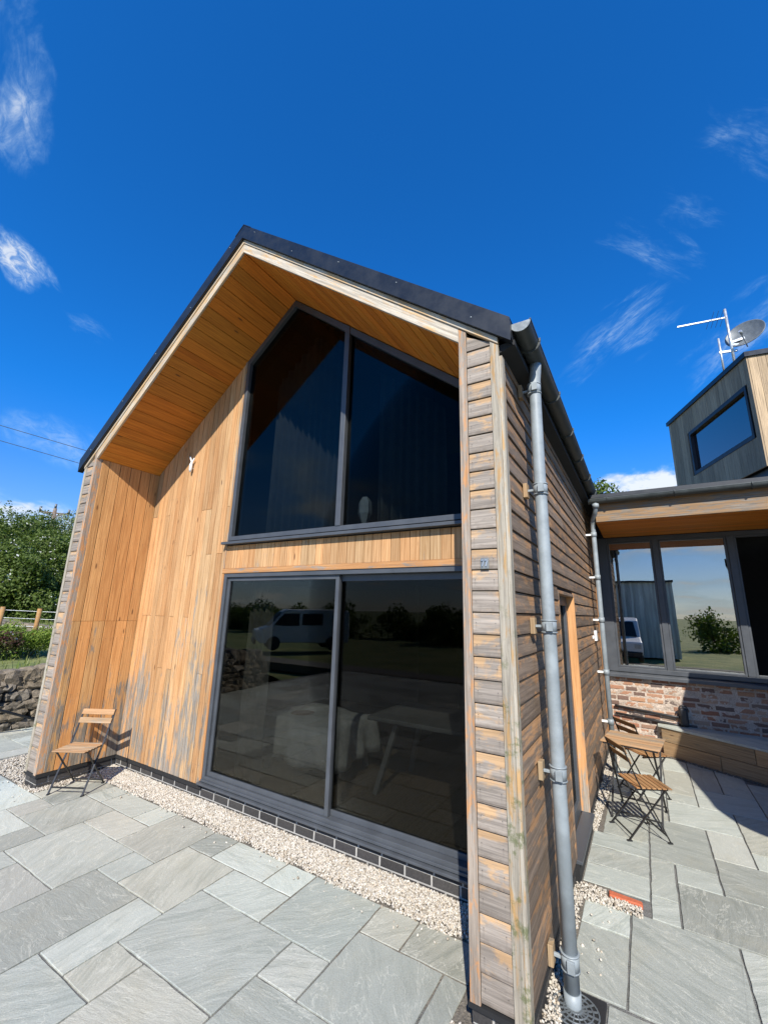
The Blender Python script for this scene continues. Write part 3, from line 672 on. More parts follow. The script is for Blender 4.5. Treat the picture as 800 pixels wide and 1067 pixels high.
# fascia boards and thin upper trim along gable
for sgn in (-1,1):
    f=MB(); xo=0 if sgn<0 else Wd; xi=PW if sgn<0 else Wd-PW; xj=xi+.056*(-sgn)*0
    lo=lambda q:zsof(q)-.004; hi=lambda q:zfas(q)-.048; x0,x1=xi,MID
    P=[(x0,-.024,lo(x0)),(x1,-.024,lo(x1)),(x1,.0,lo(x1)),(x0,.0,lo(x0)),(x0,-.024,hi(x0)),(x1,-.024,hi(x1)),(x1,.0,hi(x1)),(x0,.0,hi(x0))]
    f.hexa(P,(MID-xi,0,ZR-ZI)); f.build('fascia_board',m_fascia,H,bevel=.002,seg=1)
    f=MB(); x0=xo
    lo=lambda q:zfas(q)-.047; hi=lambda q:zfas(q)
    P=[(x0,-.034,lo(x0)),(MID,-.034,lo(MID)),(MID,.0,lo(MID)),(x0,.0,lo(x0)),(x0,-.034,hi(x0)),(MID,-.034,hi(MID)),(MID,.0,hi(MID)),(x0,.0,hi(x0))]
    f.hexa(P,(MID-xi,0,ZR-ZI)); f.build('fascia_trim',m_fascia,H,bevel=.002,seg=1)
    # black verge flashing: deep front face, returned over the roof
    f=MB(); x0=-.10 if sgn<0 else Wd+.09; lo=lambda q:zfas(q)+.002; hi=lambda q:zfas(q)+.165
    P=[(x0,-.062,lo(x0)),(MID,-.062,lo(MID)),(MID,-.056,lo(MID)),(x0,-.056,lo(x0)),(x0,-.062,hi(x0)),(MID,-.062,hi(MID)),(MID,-.056,hi(MID)),(x0,-.056,hi(x0))]
    f.hexa(P,(MID-xi,0,ZR-ZI))
    P=[(x0,-.062,hi(x0)),(MID,-.062,hi(MID)),(MID,.14,hi(MID)),(x0,.14,hi(x0))]; P=P+[(q[0],q[1],q[2]+.008) for q in P]; f.hexa(P,(MID-xi,0,ZR-ZI))
    P=[(x0,-.060,lo(x0)),(MID,-.060,lo(MID)),(MID,.0,lo(MID)),(x0,.0,lo(x0))]; P=P+[(q[0],q[1],q[2]+.006) for q in P]; f.hexa(P,(MID-xi,0,ZR-ZI))
    fo=f.build('verge_flashing',m_verge,H)
    rv=MB()
    for k in range(5):
        q=.09+k*.21; xx=x0+(MID-x0)*q; zz=lo(xx)+(.125 if k%3 else .06)
        rv=MB(); rv.revolve((xx,-.0625,zz),[(0,.004),(.004,.0035),(.0055,0)],8,axis=(0,-1,0)); rv.build('rivet',m_zinc,fo)
    # roof slope
    r=MB(); lo2=lambda q:zfas(q)+.03; hi2=lambda q:zfas(q)+.155
    P=[(x0*1,-.05,lo2(x0)),(MID,-.05,lo2(MID)),(MID,7.3,lo2(MID)),(x0,7.3,lo2(x0)),(x0,-.05,hi2(x0)),(MID,-.05,hi2(MID)),(MID,7.3,hi2(MID)),(x0,7.3,hi2(x0))]
    r.hexa(P,(MID-xi,0,ZR-ZI))
    for k in range(18):
        yy=.2+k*.4; 
        P=[(x0,yy,hi2(x0)),(MID,yy,hi2(MID)),(MID,yy+.03,hi2(MID)),(x0,yy+.03,hi2(x0))]; P=P+[(q[0],q[1],q[2]+.028) for q in P]; r.hexa(P,(MID-xi,0,1))
    r.build('roof',m_roof,H)
mb=MB(); hr=zfas(MID)+.168
mb.hexa([(MID-.12,-.066,hr-.12*SL),(MID,-.066,hr),(MID,7.3,hr),(MID-.12,7.3,hr-.12*SL)]+[(MID-.12,-.066,hr-.12*SL+.012),(MID,-.066,hr+.012),(MID,7.3,hr+.012),(MID-.12,7.3,hr-.12*SL+.012)],(0,1,0))
mb.hexa([(MID,-.066,hr),(MID+.12,-.066,hr-.12*SL),(MID+.12,7.3,hr-.12*SL),(MID,7.3,hr)]+[(MID,-.066,hr+.012),(MID+.12,-.066,hr-.12*SL+.012),(MID+.12,7.3,hr-.12*SL+.012),(MID,7.3,hr+.012)],(0,1,0))
mb.build('ridge_capping',m_verge,H)
# side wall, right: horizontal shiplap with the door opening
DY0,DY1,DZ0,DZ1=1.60,2.50,.16,2.19
mb=MB(); z=.155; pitch=.1235
bt=MB()
while z<3.62:
    z1=z+pitch-.006
    segs=[(.058,HL)] 
    if z<DZ1+.02 : segs=[(.058,DY0-.035),(DY1+.035,HL)]
    new=[]
    for (a,b) in segs:
        cur=a
        while cur<b-.01:
            e=min(b,cur+random.choice([1.4,2.1,2.9,3.6])) 
            if b-e<.5: e=b
            new.append((cur,e-.002)); cur=e
    for (a,b) in new:
        mb.hexa([(Wd-.012,a,z),(Wd+.016,a,z),(Wd+.016,b,z),(Wd-.012,b,z),(Wd-.012,a,z1),(Wd+.0065,a,z1),(Wd+.0065,b,z1),(Wd-.012,b,z1)],(0,1,0))
    z+=pitch
mb.build('side_cladding',m_side,H,bevel=.0012,seg=1)
mb=MB(); mb.box(Wd-.03,Wd-.002,.013,DY0-.03,.13,3.66); mb.box(Wd-.03,Wd-.002,DY1+.03,HL,.13,3.66); mb.box(Wd-.03,Wd-.002,DY0-.03,DY1+.03,DZ1+.03,3.66); mb.build('wall_core',m_black,H)
mb=MB(); mb.box(Wd+.0005,Wd+.022,-.026,.030,.14,3.63,(0,0,1)); mb.box(Wd-.004,Wd+.017,.032,.056,.14,3.63,(0,0,1)); mb.build('corner_trim',m_corner,H,bevel=.002,seg=1)
mb=MB(); mb.box(Wd+.0166,Wd+.034,5.22,5.26,.14,3.5,(0,0,1)); mb.build('side_batten',m_trimo,H,bevel=.002,seg=1)
# eaves soffit strip (dark) under the right roof edge
mb=MB(); mb.hexa([(Wd-.02,.0,3.66),(Wd+.10,.0,3.70),(Wd+.10,7.2,3.70),(Wd-.02,7.2,3.66),(Wd-.02,.0,3.72),(Wd+.10,.0,3.735),(Wd+.10,7.2,3.735),(Wd-.02,7.2,3.72)],(0,1,0)); mb.build('eaves_board',m_black,H)
# left and rear outer walls
mb=MB(); z=.155
while z<3.6:
    mb.hexa([(-.016,.02,z),(.012,.02,z),(.012,HL,z),(-.016,HL,z),(-.0065,.02,z+pitch-.006),(.012,.02,z+pitch-.006),(.012,HL,z+pitch-.006),(-.0065,HL,z+pitch-.006)],(0,1,0)); z+=pitch
mb.build('side_cladding',m_side,H)
mb=MB(); mb.box(.012,.1,.9,HL,.1,3.7); 
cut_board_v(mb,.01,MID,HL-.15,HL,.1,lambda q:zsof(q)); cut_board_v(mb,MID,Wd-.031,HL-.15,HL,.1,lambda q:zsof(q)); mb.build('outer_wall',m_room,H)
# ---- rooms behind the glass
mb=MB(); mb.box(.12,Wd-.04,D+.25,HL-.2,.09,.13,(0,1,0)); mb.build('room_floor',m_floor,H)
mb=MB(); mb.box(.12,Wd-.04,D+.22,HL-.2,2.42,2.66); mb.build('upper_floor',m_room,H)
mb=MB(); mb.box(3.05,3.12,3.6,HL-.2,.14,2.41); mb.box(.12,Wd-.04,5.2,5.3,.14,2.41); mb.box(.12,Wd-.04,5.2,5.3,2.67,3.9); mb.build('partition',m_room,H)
# ---- lower window: sliding doors
G=MB(); xl,xr=XW,Wd-PW-.002; y=D; zb,zt=.207,2.377; xm=3.60
def wframe(mb,x0,x1,z0,z1,y0,y1,w,wb=None):
    wb=wb or w
    mb.box(x0,x0+w,y0,y1,z0,z1,(0,0,1)); mb.box(x1-w,x1,y0,y1,z0,z1,(0,0,1)); mb.box(x0+w,x1-w,y0,y1,z1-w,z1); mb.box(x0+w,x1-w,y0,y1,z0,z0+wb)
wframe(G,xl,xr,zb,zt,y-.012,y+.12,.045,.045)
lw=G.build('lower_window_frame',m_frame,H,bevel=.003)
G=MB(); wframe(G,xl+.046,xm+.035,zb+.046,zt-.046,y+.012,y+.05,.042,.044); G.build('sash',m_frame,lw,bevel=.003)
G=MB(); wframe(G,xm-.035,xr-.046,zb+.046,zt-.046,y+.056,y+.10,.06,.044); G.build('sash',m_frame,lw,bevel=.003)
G=MB(); G.box(xl+.086,xm-.005,y+.028,y+.034,zb+.088,zt-.086); G.build('pane',m_glassd,lw)
G=MB(); G.box(xm+.022,xr-.10,y+.072,y+.078,zb+.088,zt-.100); G.build('pane',m_glassd,lw)
G=MB()
G.hexa([(xl-.03,y-.050,.172),(xr+.0,y-.050,.172),(xr+.0,y+.1,.172),(xl-.03,y+.1,.172),(xl-.03,y-.050,.190),(xr,y-.050,.190),(xr,y+.1,.206),(xl-.03,y+.1,.206)])
G.box(xl,xr,y-.026,y-.0135,.200,.222)
G.build('sill',m_frame,lw,bevel=.003)
# ---- upper gable window
G=MB(); z0=2.765; xl2=XW+.0
ztop=lambda q:zsof(q)-.012
def vbar(x0,x1,y0,y1,za,f): cut_board_v(G,x0,x1,y0,y1,za,f)
vbar(xl2,xl2+.05,y-.015,y+.11,z0,ztop); vbar(xr-.05,xr,y-.015,y+.11,z0,ztop); vbar(xm-.03,xm+.035,y-.022,y+.11,z0+.05,ztop)
for (a,b) in ((xl2+.05,MID),(MID,xm-.03),(xm+.035,xr-.05)):
    G.hexa([(a,y-.015,ztop(a)-.085),(b,y-.015,ztop(b)-.085),(b,y+.11,ztop(b)-.085),(a,y+.11,ztop(a)-.085),(a,y-.015,ztop(a)),(b,y-.015,ztop(b)),(b,y+.11,ztop(b)),(a,y+.11,ztop(a))],(b-a,0,ztop(b)-ztop(a)))
G.box(xl2+.05,xr-.05,y-.015,y+.11,z0,z0+.05)
uw=G.build('upper_window_frame',m_frame,H,bevel=.003)
G=MB(); G.poly([(xl2+.045,y+.03,z0+.045),(xm-.025,y+.03,z0+.045),(xm-.025,y+.03,ztop(xm-.025)-.08),(MID,y+.03,ztop(MID)-.08),(xl2+.045,y+.03,ztop(xl2+.045)-.08)],.006,(0,-1,0)); G.build('pane',m_glassu,uw)
G=MB(); G.poly([(xm+.03,y+.03,z0+.045),(xr-.045,y+.03,z0+.045),(xr-.045,y+.03,ztop(xr-.045)-.08),(xm+.03,y+.03,ztop(xm+.03)-.08)],.006,(0,-1,0)); G.build('pane',m_glassu,uw)
G=MB(); G.hexa([(xl2-.035,y-.085,2.712),(xr-.16,y-.085,2.712),(xr-.16,y+.05,2.712),(xl2-.035,y+.05,2.712),(xl2-.035,y-.085,2.742),(xr-.16,y-.085,2.742),(xr-.16,y+.05,2.764),(xl2-.035,y+.05,2.764)]); G.build('sill',m_frame,uw,bevel=.003)
# ---- side door, glazed, set back in a timber reveal
G=MB(); G.box(Wd-.10,Wd+.020,DY1+.003,DY1+.034,DZ0,DZ1+.03,(0,0,1)); G.build('door_reveal',m_inner2,H,bevel=.002,seg=1); G=MB(); G.box(Wd-.10,Wd+.018,DY0-.034,DY0-.003,DZ0,DZ1+.03,(0,0,1)); G.box(Wd-.10,Wd+.018,DY0-.003,DY1+.003,DZ1,DZ1+.03,(0,1,0)); G.build('door_reveal',m_side,H,bevel=.002,seg=1)
G=MB(); X0,X1=Wd-.115,Wd-.055
for (a,b) in ((DY0,DY0+.09),(DY1-.09,DY1)): G.box(X0,X1,a,b,DZ0,DZ1,(0,0,1))
G.box(X0,X1,DY0+.09,DY1-.09,DZ1-.09,DZ1); G.box(X0,X1,DY0+.09,DY1-.09,DZ0,DZ0+.12)
dr=G.build('door',m_frame,H,bevel=.003)
G=MB(); G.box(Wd-.088,Wd-.082,DY0+.088,DY1-.088,DZ0+.11,DZ1-.088); G.build('pane',m_glassd,dr)
G=MB(); G.bar((X1+.02,DY0+.045,1.10),(X1+.02,DY0+.16,1.10),.018,.02); G.bar((X1-.01,DY0+.045,1.10),(X1+.025,DY0+.045,1.10),.02,.02); G.box(X1,X1+.006,DY0+.03,DY0+.06,.98,1.2); G.build('door_handle',m_steel,dr,bevel=.003)
G=MB(); G.hexa([(Wd-.05,DY0-.03,.13),(Wd+.055,DY0-.03,.13),(Wd+.055,DY1+.03,.13),(Wd-.05,DY1+.03,.13),(Wd-.05,DY0-.03,.165),(Wd+.055,DY0-.03,.152),(Wd+.055,DY1+.03,.152),(Wd-.05,DY1+.03,.165)]); G.build('door_sill',m_frame,H,bevel=.003)
G=MB(); G.box(Wd-.02,Wd+.03,DY0-.03,DY1+.03,.0,.129); G.build('door_threshold',m_black,H)
# ---- gutter
def gutter(name,p,q,rad,parent,out,zend=0):
    """half-round channel from p to q, open upwards; out = sideways unit vector"""
    mb=MB(); p=Vector(p); q=Vector(q); d=(q-p).normalized(); up=Vector((0,0,1)); out=Vector(out)
    n=14; prof=[]
    for k in range(n+1):
        t=PI+PI*k/n; prof.append((math.cos(t)*rad,math.sin(t)*rad))
    prof_i=[(a*.94,b*.94) for a,b in prof]
    def strip(pr,flip,mi):
        b=len(mb.v)
        for P in (p,q):
            for a,c in pr: mb.v.append(tuple(P+out*a+up*c))
        m=len(pr)
        for k in range(m-1):
            f=[b+k,b+k+1,b+m+k+1,b+m+k]; f=f[::-1] if flip else f
            mb.face(f,[(0,0)]*4,.5,mi,True)
    strip(prof,False,0); strip(prof_i,True,1)
    for sg in (-1,1): mb.bar(p+out*sg*rad*.985+up*.002,q+out*sg*rad*.985+up*.002,rad*.14,.012,mi=0)
    g=mb.build(name,[m_gut,m_gutin],parent)
    e=MB()
    for P,s in ((p,-1),(q,1)):
        pts=[P+out*a*1.02+up*c*1.02 for a,c in prof]; e=MB(); e.poly(pts,.004,d*s); e.build('stop_end',m_stop,g)
    return g
def brackets(par,p,q,rad,out,step,side):
    p=Vector(p);q=Vector(q);L=(q-p).length;d=(q-p)/L;out=Vector(out); s=.25
    while s<L:
        P=p+d*s; mb=MB()
        for k in range(10):
            t0=PI+PI*k/10; t1=PI+PI*(k+1)/10
            a=P+out*math.cos(t0)*(rad+.004)+Vector((0,0,1))*math.sin(t0)*(rad+.004); b=P+out*math.cos(t1)*(rad+.004)+Vector((0,0,1))*math.sin(t1)*(rad+.004)
            mb.bar(a,b,.022,.004,up=d)
        mb.bar(P+out*(rad+.002)-Vector((0,0,.012)),P+out*(rad+.002)+Vector((0,0,.014)),.024,.010,up=d)
        mb.build('gutter_bracket',m_gut,par); s+=step
GX=Wd+.145; GZ=3.835; GR=.064
g=gutter('gutter',(GX,-.02,GZ),(GX,5.02,GZ),GR,H,(1,0,0))
mb=MB(); brackets(g,(GX,-.02,GZ),(GX,5.02,GZ),GR,(1,0,0),.82,1)
# ---- downpipe near the front corner
def clip(par,c,wallx,rad,m=m_steel):
    mb=MB(); c=Vector(c)
    mb.tube([c-Vector((0,0,.035)),c+Vector((0,0,.035))],rad+.006,20); mb.tube([c-Vector((0,0,.040)),c-Vector((0,0,.032))],rad+.009,20); mb.tube([c+Vector((0,0,.032)),c+Vector((0,0,.040))],rad+.009,20)
    o=mb.build('pipe_collar',m_zinc,par)
    mb=MB(); mb.bar((c.x-rad,c.y,c.z),(wallx+.03,c.y,c.z),.016,.016); mb.build('clip_arm',m_zinc,par,bevel=.002); mb=MB(); mb.box(c.x-.008,c.x+.03,c.y-rad-.022,c.y-rad-.006,c.z-.028,c.z+.028); mb.build('clip_plate',m_zinc,par,bevel=.002)
    mb=MB(); mb.box(wallx+.016,wallx+.044,c.y-.032,c.y+.032,c.z-.05,c.z+.05,(0,0,1)); mb.build('clip_block',m_sleeper,par,bevel=.003)
PX,PY,PR=Wd+.125,.43,.0395
mb=MB(); mb.tube([(PX,PY,-.04),(PX,PY,1.0),(PX,PY,2.0),(PX,PY,3.0),(PX+.005,PY,3.62),(GX-.005,PY,3.72),(GX-.005,PY,3.775)],[PR,PR,PR,PR,PR,PR,PR+.004],28)
p1=mb.build('downpipe',m_zinc,H)
for z in (3.58,2.83,1.93,1.10,.20): clip(p1,(PX,PY,z),Wd,PR)
mb=MB(); mb.tube([(PX,PY,-.03),(PX,PY,.07)],PR+.004,24); mb.build('pipe_shoe',m_zinc,p1)
# house number on the pier, bird ornament, box
mb=MB(); mb.box(5.335,5.385,-.030,-.0225,2.255,2.32); mb.build('number_backplate',plain('plate_grey',(.16,.17,.17),.5),H,bevel=.002)
def num(cx,pts,mb):
    for a,b in zip(pts[:-1],pts[1:]): mb.bar((cx+a[0],-.033,2.288+a[1]),(cx+b[0],-.033,2.288+b[1]),.006,.006,up=(0,1,0))
mb=MB(); num(5.349,[(-.008,.018),(.008,.018),(-.002,-.018)],mb); num(5.370,[(-.008,.018),(.008,.018),(-.002,-.018)],mb); mb.build('house_number',m_steel,H)
B=MB(); B.tube([(1.07,D-.045,3.76),(1.075,D-.05,3.80),(1.075,D-.05,3.87),(1.085,D-.04,3.93)],[.012,.022,.02,.006],10); B.bar((1.075,D-.045,3.9),(1.02,D-.045,3.99),.006,.02); B.bar((1.08,D-.045,3.9),(1.12,D-.045,3.95),.006,.02); B.bar((1.075,D-.05,3.82),(1.075,D-.0,3.82),.008,.008)
tag(B.build('wall_sensor',m_white),'small white forked ornament hung on the sunlit cladding under the left soffit','ornament')
B=MB(); B.box(Wd+.016,Wd+.05,4.36,4.46,1.66,1.80); 
tag(B.build('junction_box',m_white,bevel=.005),'pale upright junction box on the side wall beside the rear downpipe','box')
B=MB(); B.box(Wd+.016,Wd+.036,4.10,4.15,1.70,1.74); tag(B.build('wall_socket_cover',m_white,bevel=.004),'tiny white cover plate on the side wall just left of the junction box','cover plate')
# ---- grate at the pipe foot
GR_=empty('drain_gully',(PX+.01,PY-.02,0),'dark square drain gully with round slotted grate under the near downpipe','drain')
bpy.context.view_layer.update()
mb=MB(); mb.box(PX-.13,PX+.15,PY-.17,PY+.12,-.03,.004); mb.build('gully_frame',m_black,GR_,bevel=.004)
mb=MB(); cx,cy=PX+.015,PY-.025
for rr in (.112,.085,.058,.03): 
    mb.tube([(cx+rr*math.cos(2*PI*k/32),cy+rr*math.sin(2*PI*k/32),.010) for k in range(33)],.0045,6,cap=False)
for k in range(16): mb.bar((cx+.02*math.cos(PI*k/8),cy+.02*math.sin(PI*k/8),.010),(cx+.112*math.cos(PI*k/8),cy+.112*math.sin(PI*k/8),.010),.006,.006)
mb.build('grate',m_dish,GR_)
# single orange-red brick in the gravel pocket
mb=MB()
def rough_block(mb,x0,x1,y0,y1,z0,z1,r,j=.006):
    P=[(x0,y0,z0),(x1,y0,z0),(x1,y1,z0),(x0,y1,z0),(x0,y0,z1),(x1,y0,z1),(x1,y1,z1),(x0,y1,z1)]
    mb.hexa([tuple(c+random.uniform(-j,j) for c in p) for p in P],(1,0,0),r)
rough_block(mb,5.715,5.93,1.525,1.59,-.02,.018,.5)
tag(mb.build('loose_brick',speck('orange_brick',[(.50,.13,.06),(.42,.12,.06)]),bevel=.008),'single orange brick lying in the gravel pocket beside the door step','brick')

# ================================================================== WING with glazing
YW=5.80; WG=empty('glazed_wing',(6.8,YW,0),'low wing with large mirrored windows over a reclaimed brick wall','extension')
bpy.context.view_layer.update()
ZS=3.345; YE=4.20; XE=9.6; XL=5.53; ZG=3.66
mb=MB(); mb.box(5.672,XE,YE+.085,YE+.125,3.345,3.625,(1,0,0)); mb.build('eaves_beam',wood('weathered_beam',(.35,.22,.12),(.25,.15,.08),(.30,.26,.21),.55,peel=(.36,.22,.11)),WG,bevel=.003)
mb=MB(); nb=12; yy=YE+.128; bw2=(YW-.03-yy)/nb
for i in range(nb):
    x=5.665
    while x<XE-.01:
        e=min(XE,x+random.choice([1.8,2.4,3.2])); mb.box(x,e-.002,yy+i*bw2,yy+(i+1)*bw2-.006,ZS,ZS+.02,(1,0,0)); x=e
mb.build('soffit',m_soffit,WG,bevel=.0014,seg=1)
mb=MB(); mb.box(5.66,XE,YE+.128,YW+.3,ZS+.022,ZS+.06); mb.box(XL,5.66,YW-.03,YW+.3,ZS,ZS+.06); mb.build('soffit_backing',m_black,WG)
mb=MB()
P=[(XL+.1,YE-.02,ZG+.025),(XE,YE-.02,ZG+.025),(XE,YW+4.5,ZG+.36),(XL+.1,YW+4.5,ZG+.36)]; mb.hexa(P+[(a,b,c+.05) for a,b,c in P]); mb.build('roof',m_roof,WG)
g=gutter('gutter',(XL+.07,YE,ZG),(XE,YE,ZG+.015),.060,WG,(0,-1,0))
brackets(g,(XL+.07,YE,ZG),(XE,YE,ZG+.015),.060,(0,-1,0),.8,1)
# rear downpipe with swan neck
mb=MB(); qx,qy,qr=5.615,4.40,.033
mb.tube([(5.69,YE,ZG-.03),(5.69,YE,3.57),(5.685,YE+.01,3.53),(5.665,YE+.06,3.47),(5.635,YE+.14,3.41),(5.62,qy-.03,3.36),(qx,qy,3.31),(qx,qy,3.2),(qx,qy,2.0),(qx,qy,.02)],qr,24)
p2=mb.build('downpipe',m_zinc,WG)
mb=MB(); mb.tube([(5.69,YE,3.60),(5.69,YE,3.54)],qr+.011,24); mb.build('pipe_collar',m_zinc,p2)
for z in (3.18,2.55,1.95,1.25,.62):
    mb=MB(); mb.tube([(qx,qy,z-.035),(qx,qy,z+.035)],qr+.007,20); mb.build('pipe_collar',m_zinc,p2); mb=MB(); mb.box(Wd+.016,qx-qr,qy-.02,qy+.02,z-.012,z+.012); mb.build('clip_arm',m_white,p2)
# brick wall below windows
mb=MB(); mm=MB(); z=.0; row=0
for row in range(14):
    h=.062+random.uniform(-.005,.006); x=XL-random.uniform(0,.2)
    while x<8.3:
        L=random.choice([.21,.215,.2,.105,.16,.225]); x0=max(x,XL+.0); x1=min(x+L,8.3)
        if x1-x0>.03:
            ins=random.uniform(-.004,.006); j=.007
            P=[(x0+random.uniform(0,j),YW+.012+ins,z+random.uniform(0,j)),(x1-random.uniform(0,j),YW+.012+ins,z+random.uniform(0,j)),(x1,YW+.1,z),(x0,YW+.1,z),(x0+random.uniform(0,j),YW+.012+ins,z+h-random.uniform(0,j)),(x1-random.uniform(0,j),YW+.012+ins,z+h-random.uniform(0,j)),(x1,YW+.1,z+h),(x0,YW+.1,z+h)]
            if random.random()>.06: mb.hexa(P)
        x+=L+random.uniform(.010,.022)
    z+=h+random.uniform(.010,.018)
mb.build('brickwork',m_brick,WG,bevel=.007,seg=2)
import mathutils
nxm,nzm=230,96; bm0=len(mm.v)
for j in range(nzm+1):
    for i in range(nxm+1):
        x_=XL+(8.3-XL)*i/nxm; z_=-.02+1.10*j/nzm
        nn_=mathutils.noise.noise(Vector((x_*9,3,z_*14)))+.6*mathutils.noise.noise(Vector((x_*31,7,z_*34)))
        mm.v.append((x_,YW+.0165-.012*max(-.6,nn_),z_))
for j in range(nzm):
    for i in range(nxm):
        a_=bm0+j*(nxm+1)+i; mm.face([a_,a_+1,a_+nxm+2,a_+nxm+1],[(0,0)]*4,.5,0,True)
mm.box(XL,8.3,YW+.04,YW+.2,-.05,1.08); mm.build('mortar_bed',m_lime,WG)
# frames
G=MB(); fz0,fz1=1.13,3.343
G.box(XL-.02,XL+.17,YW-.01,YW+.1,fz0,fz1,(0,0,1)); 
for a,b in ((6.37,6.455),(7.35,7.44),(8.2,8.3)): G.box(a,b,YW-.01,YW+.1,fz0+.07,fz1-.07,(0,0,1))
G.box(XL+.17,8.3,YW-.01,YW+.1,fz0,fz0+.07); G.box(XL+.17,8.3,YW-.01,YW+.1,fz1-.07,fz1)
wf=G.build('window_frame',m_frame,WG,bevel=.004)
for a,b in ((XL+.17,6.37),(6.455,7.35),(7.44,8.2)):
    G=MB(); wframe(G,a+.002,b-.002,fz0+.072,fz1-.072,YW+.005,YW+.07,.028); s_=G.build('sash',m_frame,wf,bevel=.003)
    if a<7.4: G=MB(); G.box(a+.03,b-.03,YW+.035,YW+.041,fz0+.1,fz1-.1); G.build('pane',m_glassw,wf)
G=MB(); G.hexa([(XL-.02,YW-.07,1.045),(8.35,YW-.07,1.045),(8.35,YW+.02,1.06),(XL-.02,YW+.02,1.06),(XL-.02,YW-.07,1.095),(8.35,YW-.07,1.095),(8.35,YW+.02,1.128),(XL-.02,YW+.02,1.128)]); G.build('sill',m_frame,wf,bevel=.004)
mb=MB(); mb.box(XL,9.5,YW+.2,10.3,.25,.30,(0,1,0)); mb.build('room_floor',m_floor,WG)
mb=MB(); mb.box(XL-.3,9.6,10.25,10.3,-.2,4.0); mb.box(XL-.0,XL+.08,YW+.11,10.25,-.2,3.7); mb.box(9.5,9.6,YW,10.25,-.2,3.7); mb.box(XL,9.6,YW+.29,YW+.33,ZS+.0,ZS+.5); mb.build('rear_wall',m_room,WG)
# conduits and tap box on the brick
C=empty('wall_conduit',(6.0,YW,.2),'two black conduits ending in a black box on the brick wall','conduit'); bpy.context.view_layer.update()
for z in (.57,.46):
    mb=MB(); mb.tube([(XL+.06,YW-.03,z+.03),(6.38,YW-.03,z-.03),(6.46,YW-.03,z-.03)],.017,12); mb.build('conduit',m_rail,C)
mb=MB(); mb.box(6.45,6.56,YW-.085,YW-.0,.42,.68); o=mb.build('conduit_box',m_rail,C,bevel=.03,seg=4)
mb=MB(); mb.tube([(6.505+.055*math.cos(t),YW-.09,.66+.06*math.sin(t)) for t in [PI*k/12 for k in range(13)]],.010,8); mb.build('box_handle',m_rail,C)
# sleepers and stone top
SP=empty('sleeper_planter',(6.6,5.6,0),'raised timber sleeper edging topped with a stone slab below the brick wall','planter'); bpy.context.view_layer.update()
A=Vector((6.19,5.68,0)); Bq=Vector((8.35,4.42,0)); dd=(Bq-A).normalized(); nn=Vector((-dd.y,dd.x,0)); 
if nn.y<0: nn=-nn
for row,(z0,z1) in enumerate(((.0,.19),(.195,.385))):
    mb=MB(); cuts=[0,1.15,2.8] if row else [0,.75,2.0,2.8]
    for a,b in zip(cuts[:-1],cuts[1:]):
        p=A+dd*(a+.003); q=A+dd*(b-.003); P=[p,q,q+nn*.1,p+nn*.1]; mb.hexa([(v.x,v.y,z0) for v in P]+[(v.x,v.y,z1) for v in P],dd)
    mb.build('sleeper',m_sleeper,SP,bevel=.006)
mb=MB(); o1=A-nn*.02-dd*.03; o2=Bq-nn*.02
mb.poly([(o1.x,o1.y,.415),(o2.x,o2.y,.415),(8.35,YW-.005,.415),(A.x-.03,YW-.005,.415)],.028,(0,0,1),.44); mb.build('stone_top',m_slab,SP,bevel=.003)
mb=MB(); mb.poly([(A.x+.25,YW-.04,.38),(8.3,4.65,.38),(8.3,YW-.02,.38)],.36); mb.build('planter_fill',m_soil,SP)
# ================================================================== DORMER above the wing
C0=Vector((8.326,7.3,7.07)); u=Vector((-.33,.944,0)).normalized(); w=Vector((.944,.33,0)).normalized()
DM=empty('timber_dormer',(8.3,7.3,4.2),'boxy timber clad dormer with one large tinted window and black roof edge','dormer'); bpy.context.view_layer.update()
Lu,Lw=3.36,3.2; zbt=4.75
def dp(a,b,z): q=C0+u*a+w*b; return (q.x,q.y,z)
ztd=lambda a,b: 6.98+.03*a+.10*b
mb=MB()
# shaded face with the window (upright boards round an opening a .16-2.42, z 5.33-6.5)
wa0,wa1,wz0,wz1=.16,2.42,5.36,6.47
a=0.0
while a<Lu-.01:
    b=min(a+.125,Lu)-.004
    def seg(z0,z1f):
        mb.hexa([dp(a,0,z0),dp(b,0,z0),dp(b,.03,z0),dp(a,.03,z0),dp(a,0,z1f(a)),dp(b,0,z1f(b)),dp(b,.03,z1f(b)),dp(a,.03,z1f(a))],(0,0,1))
    if b<wa0+.02 or a>wa1-.02: seg(zbt,lambda q:ztd(q,0))
    else: seg(zbt,lambda q:wz0); seg(wz1,lambda q:ztd(q,0))
    a+=.125
mb.build('cladding',m_dorm,DM,bevel=.0015,seg=1)
mb=MB(); b=0.035
while b<Lw:
    e=b+.145; mb.hexa([dp(-.002,b,zbt),dp(-.002,e,zbt),dp(.03,e,zbt),dp(.03,b,zbt),dp(-.002,b,ztd(0,b)),dp(-.002,e,ztd(0,e)),dp(.03,e,ztd(0,e)),dp(.03,b,ztd(0,b))],(0,0,1)); b+=.15
mb.build('cladding',m_dorm,DM,bevel=.0015,seg=1)
mb=MB(); c=.04
mb.hexa([dp(c,c+.2,zbt),dp(Lu,c+.2,zbt),dp(Lu,Lw,zbt),dp(c,Lw,zbt),dp(c,c+.2,6.9),dp(Lu,c+.2,6.9),dp(Lu,Lw,6.9),dp(c,Lw,6.9)]); mb.build('dormer_core',m_room,DM)
mb=MB(); mb.hexa([dp(.1,.1,3.9),dp(Lu,.1,3.9),dp(Lu,Lw,3.9),dp(.1,Lw,3.9),dp(.1,.1,zbt-.01),dp(Lu,.1,zbt-.01),dp(Lu,Lw,zbt-.01),dp(.1,Lw,zbt-.01)]); mb.build('dormer_base',m_roof,DM)
mb=MB(); e=.04
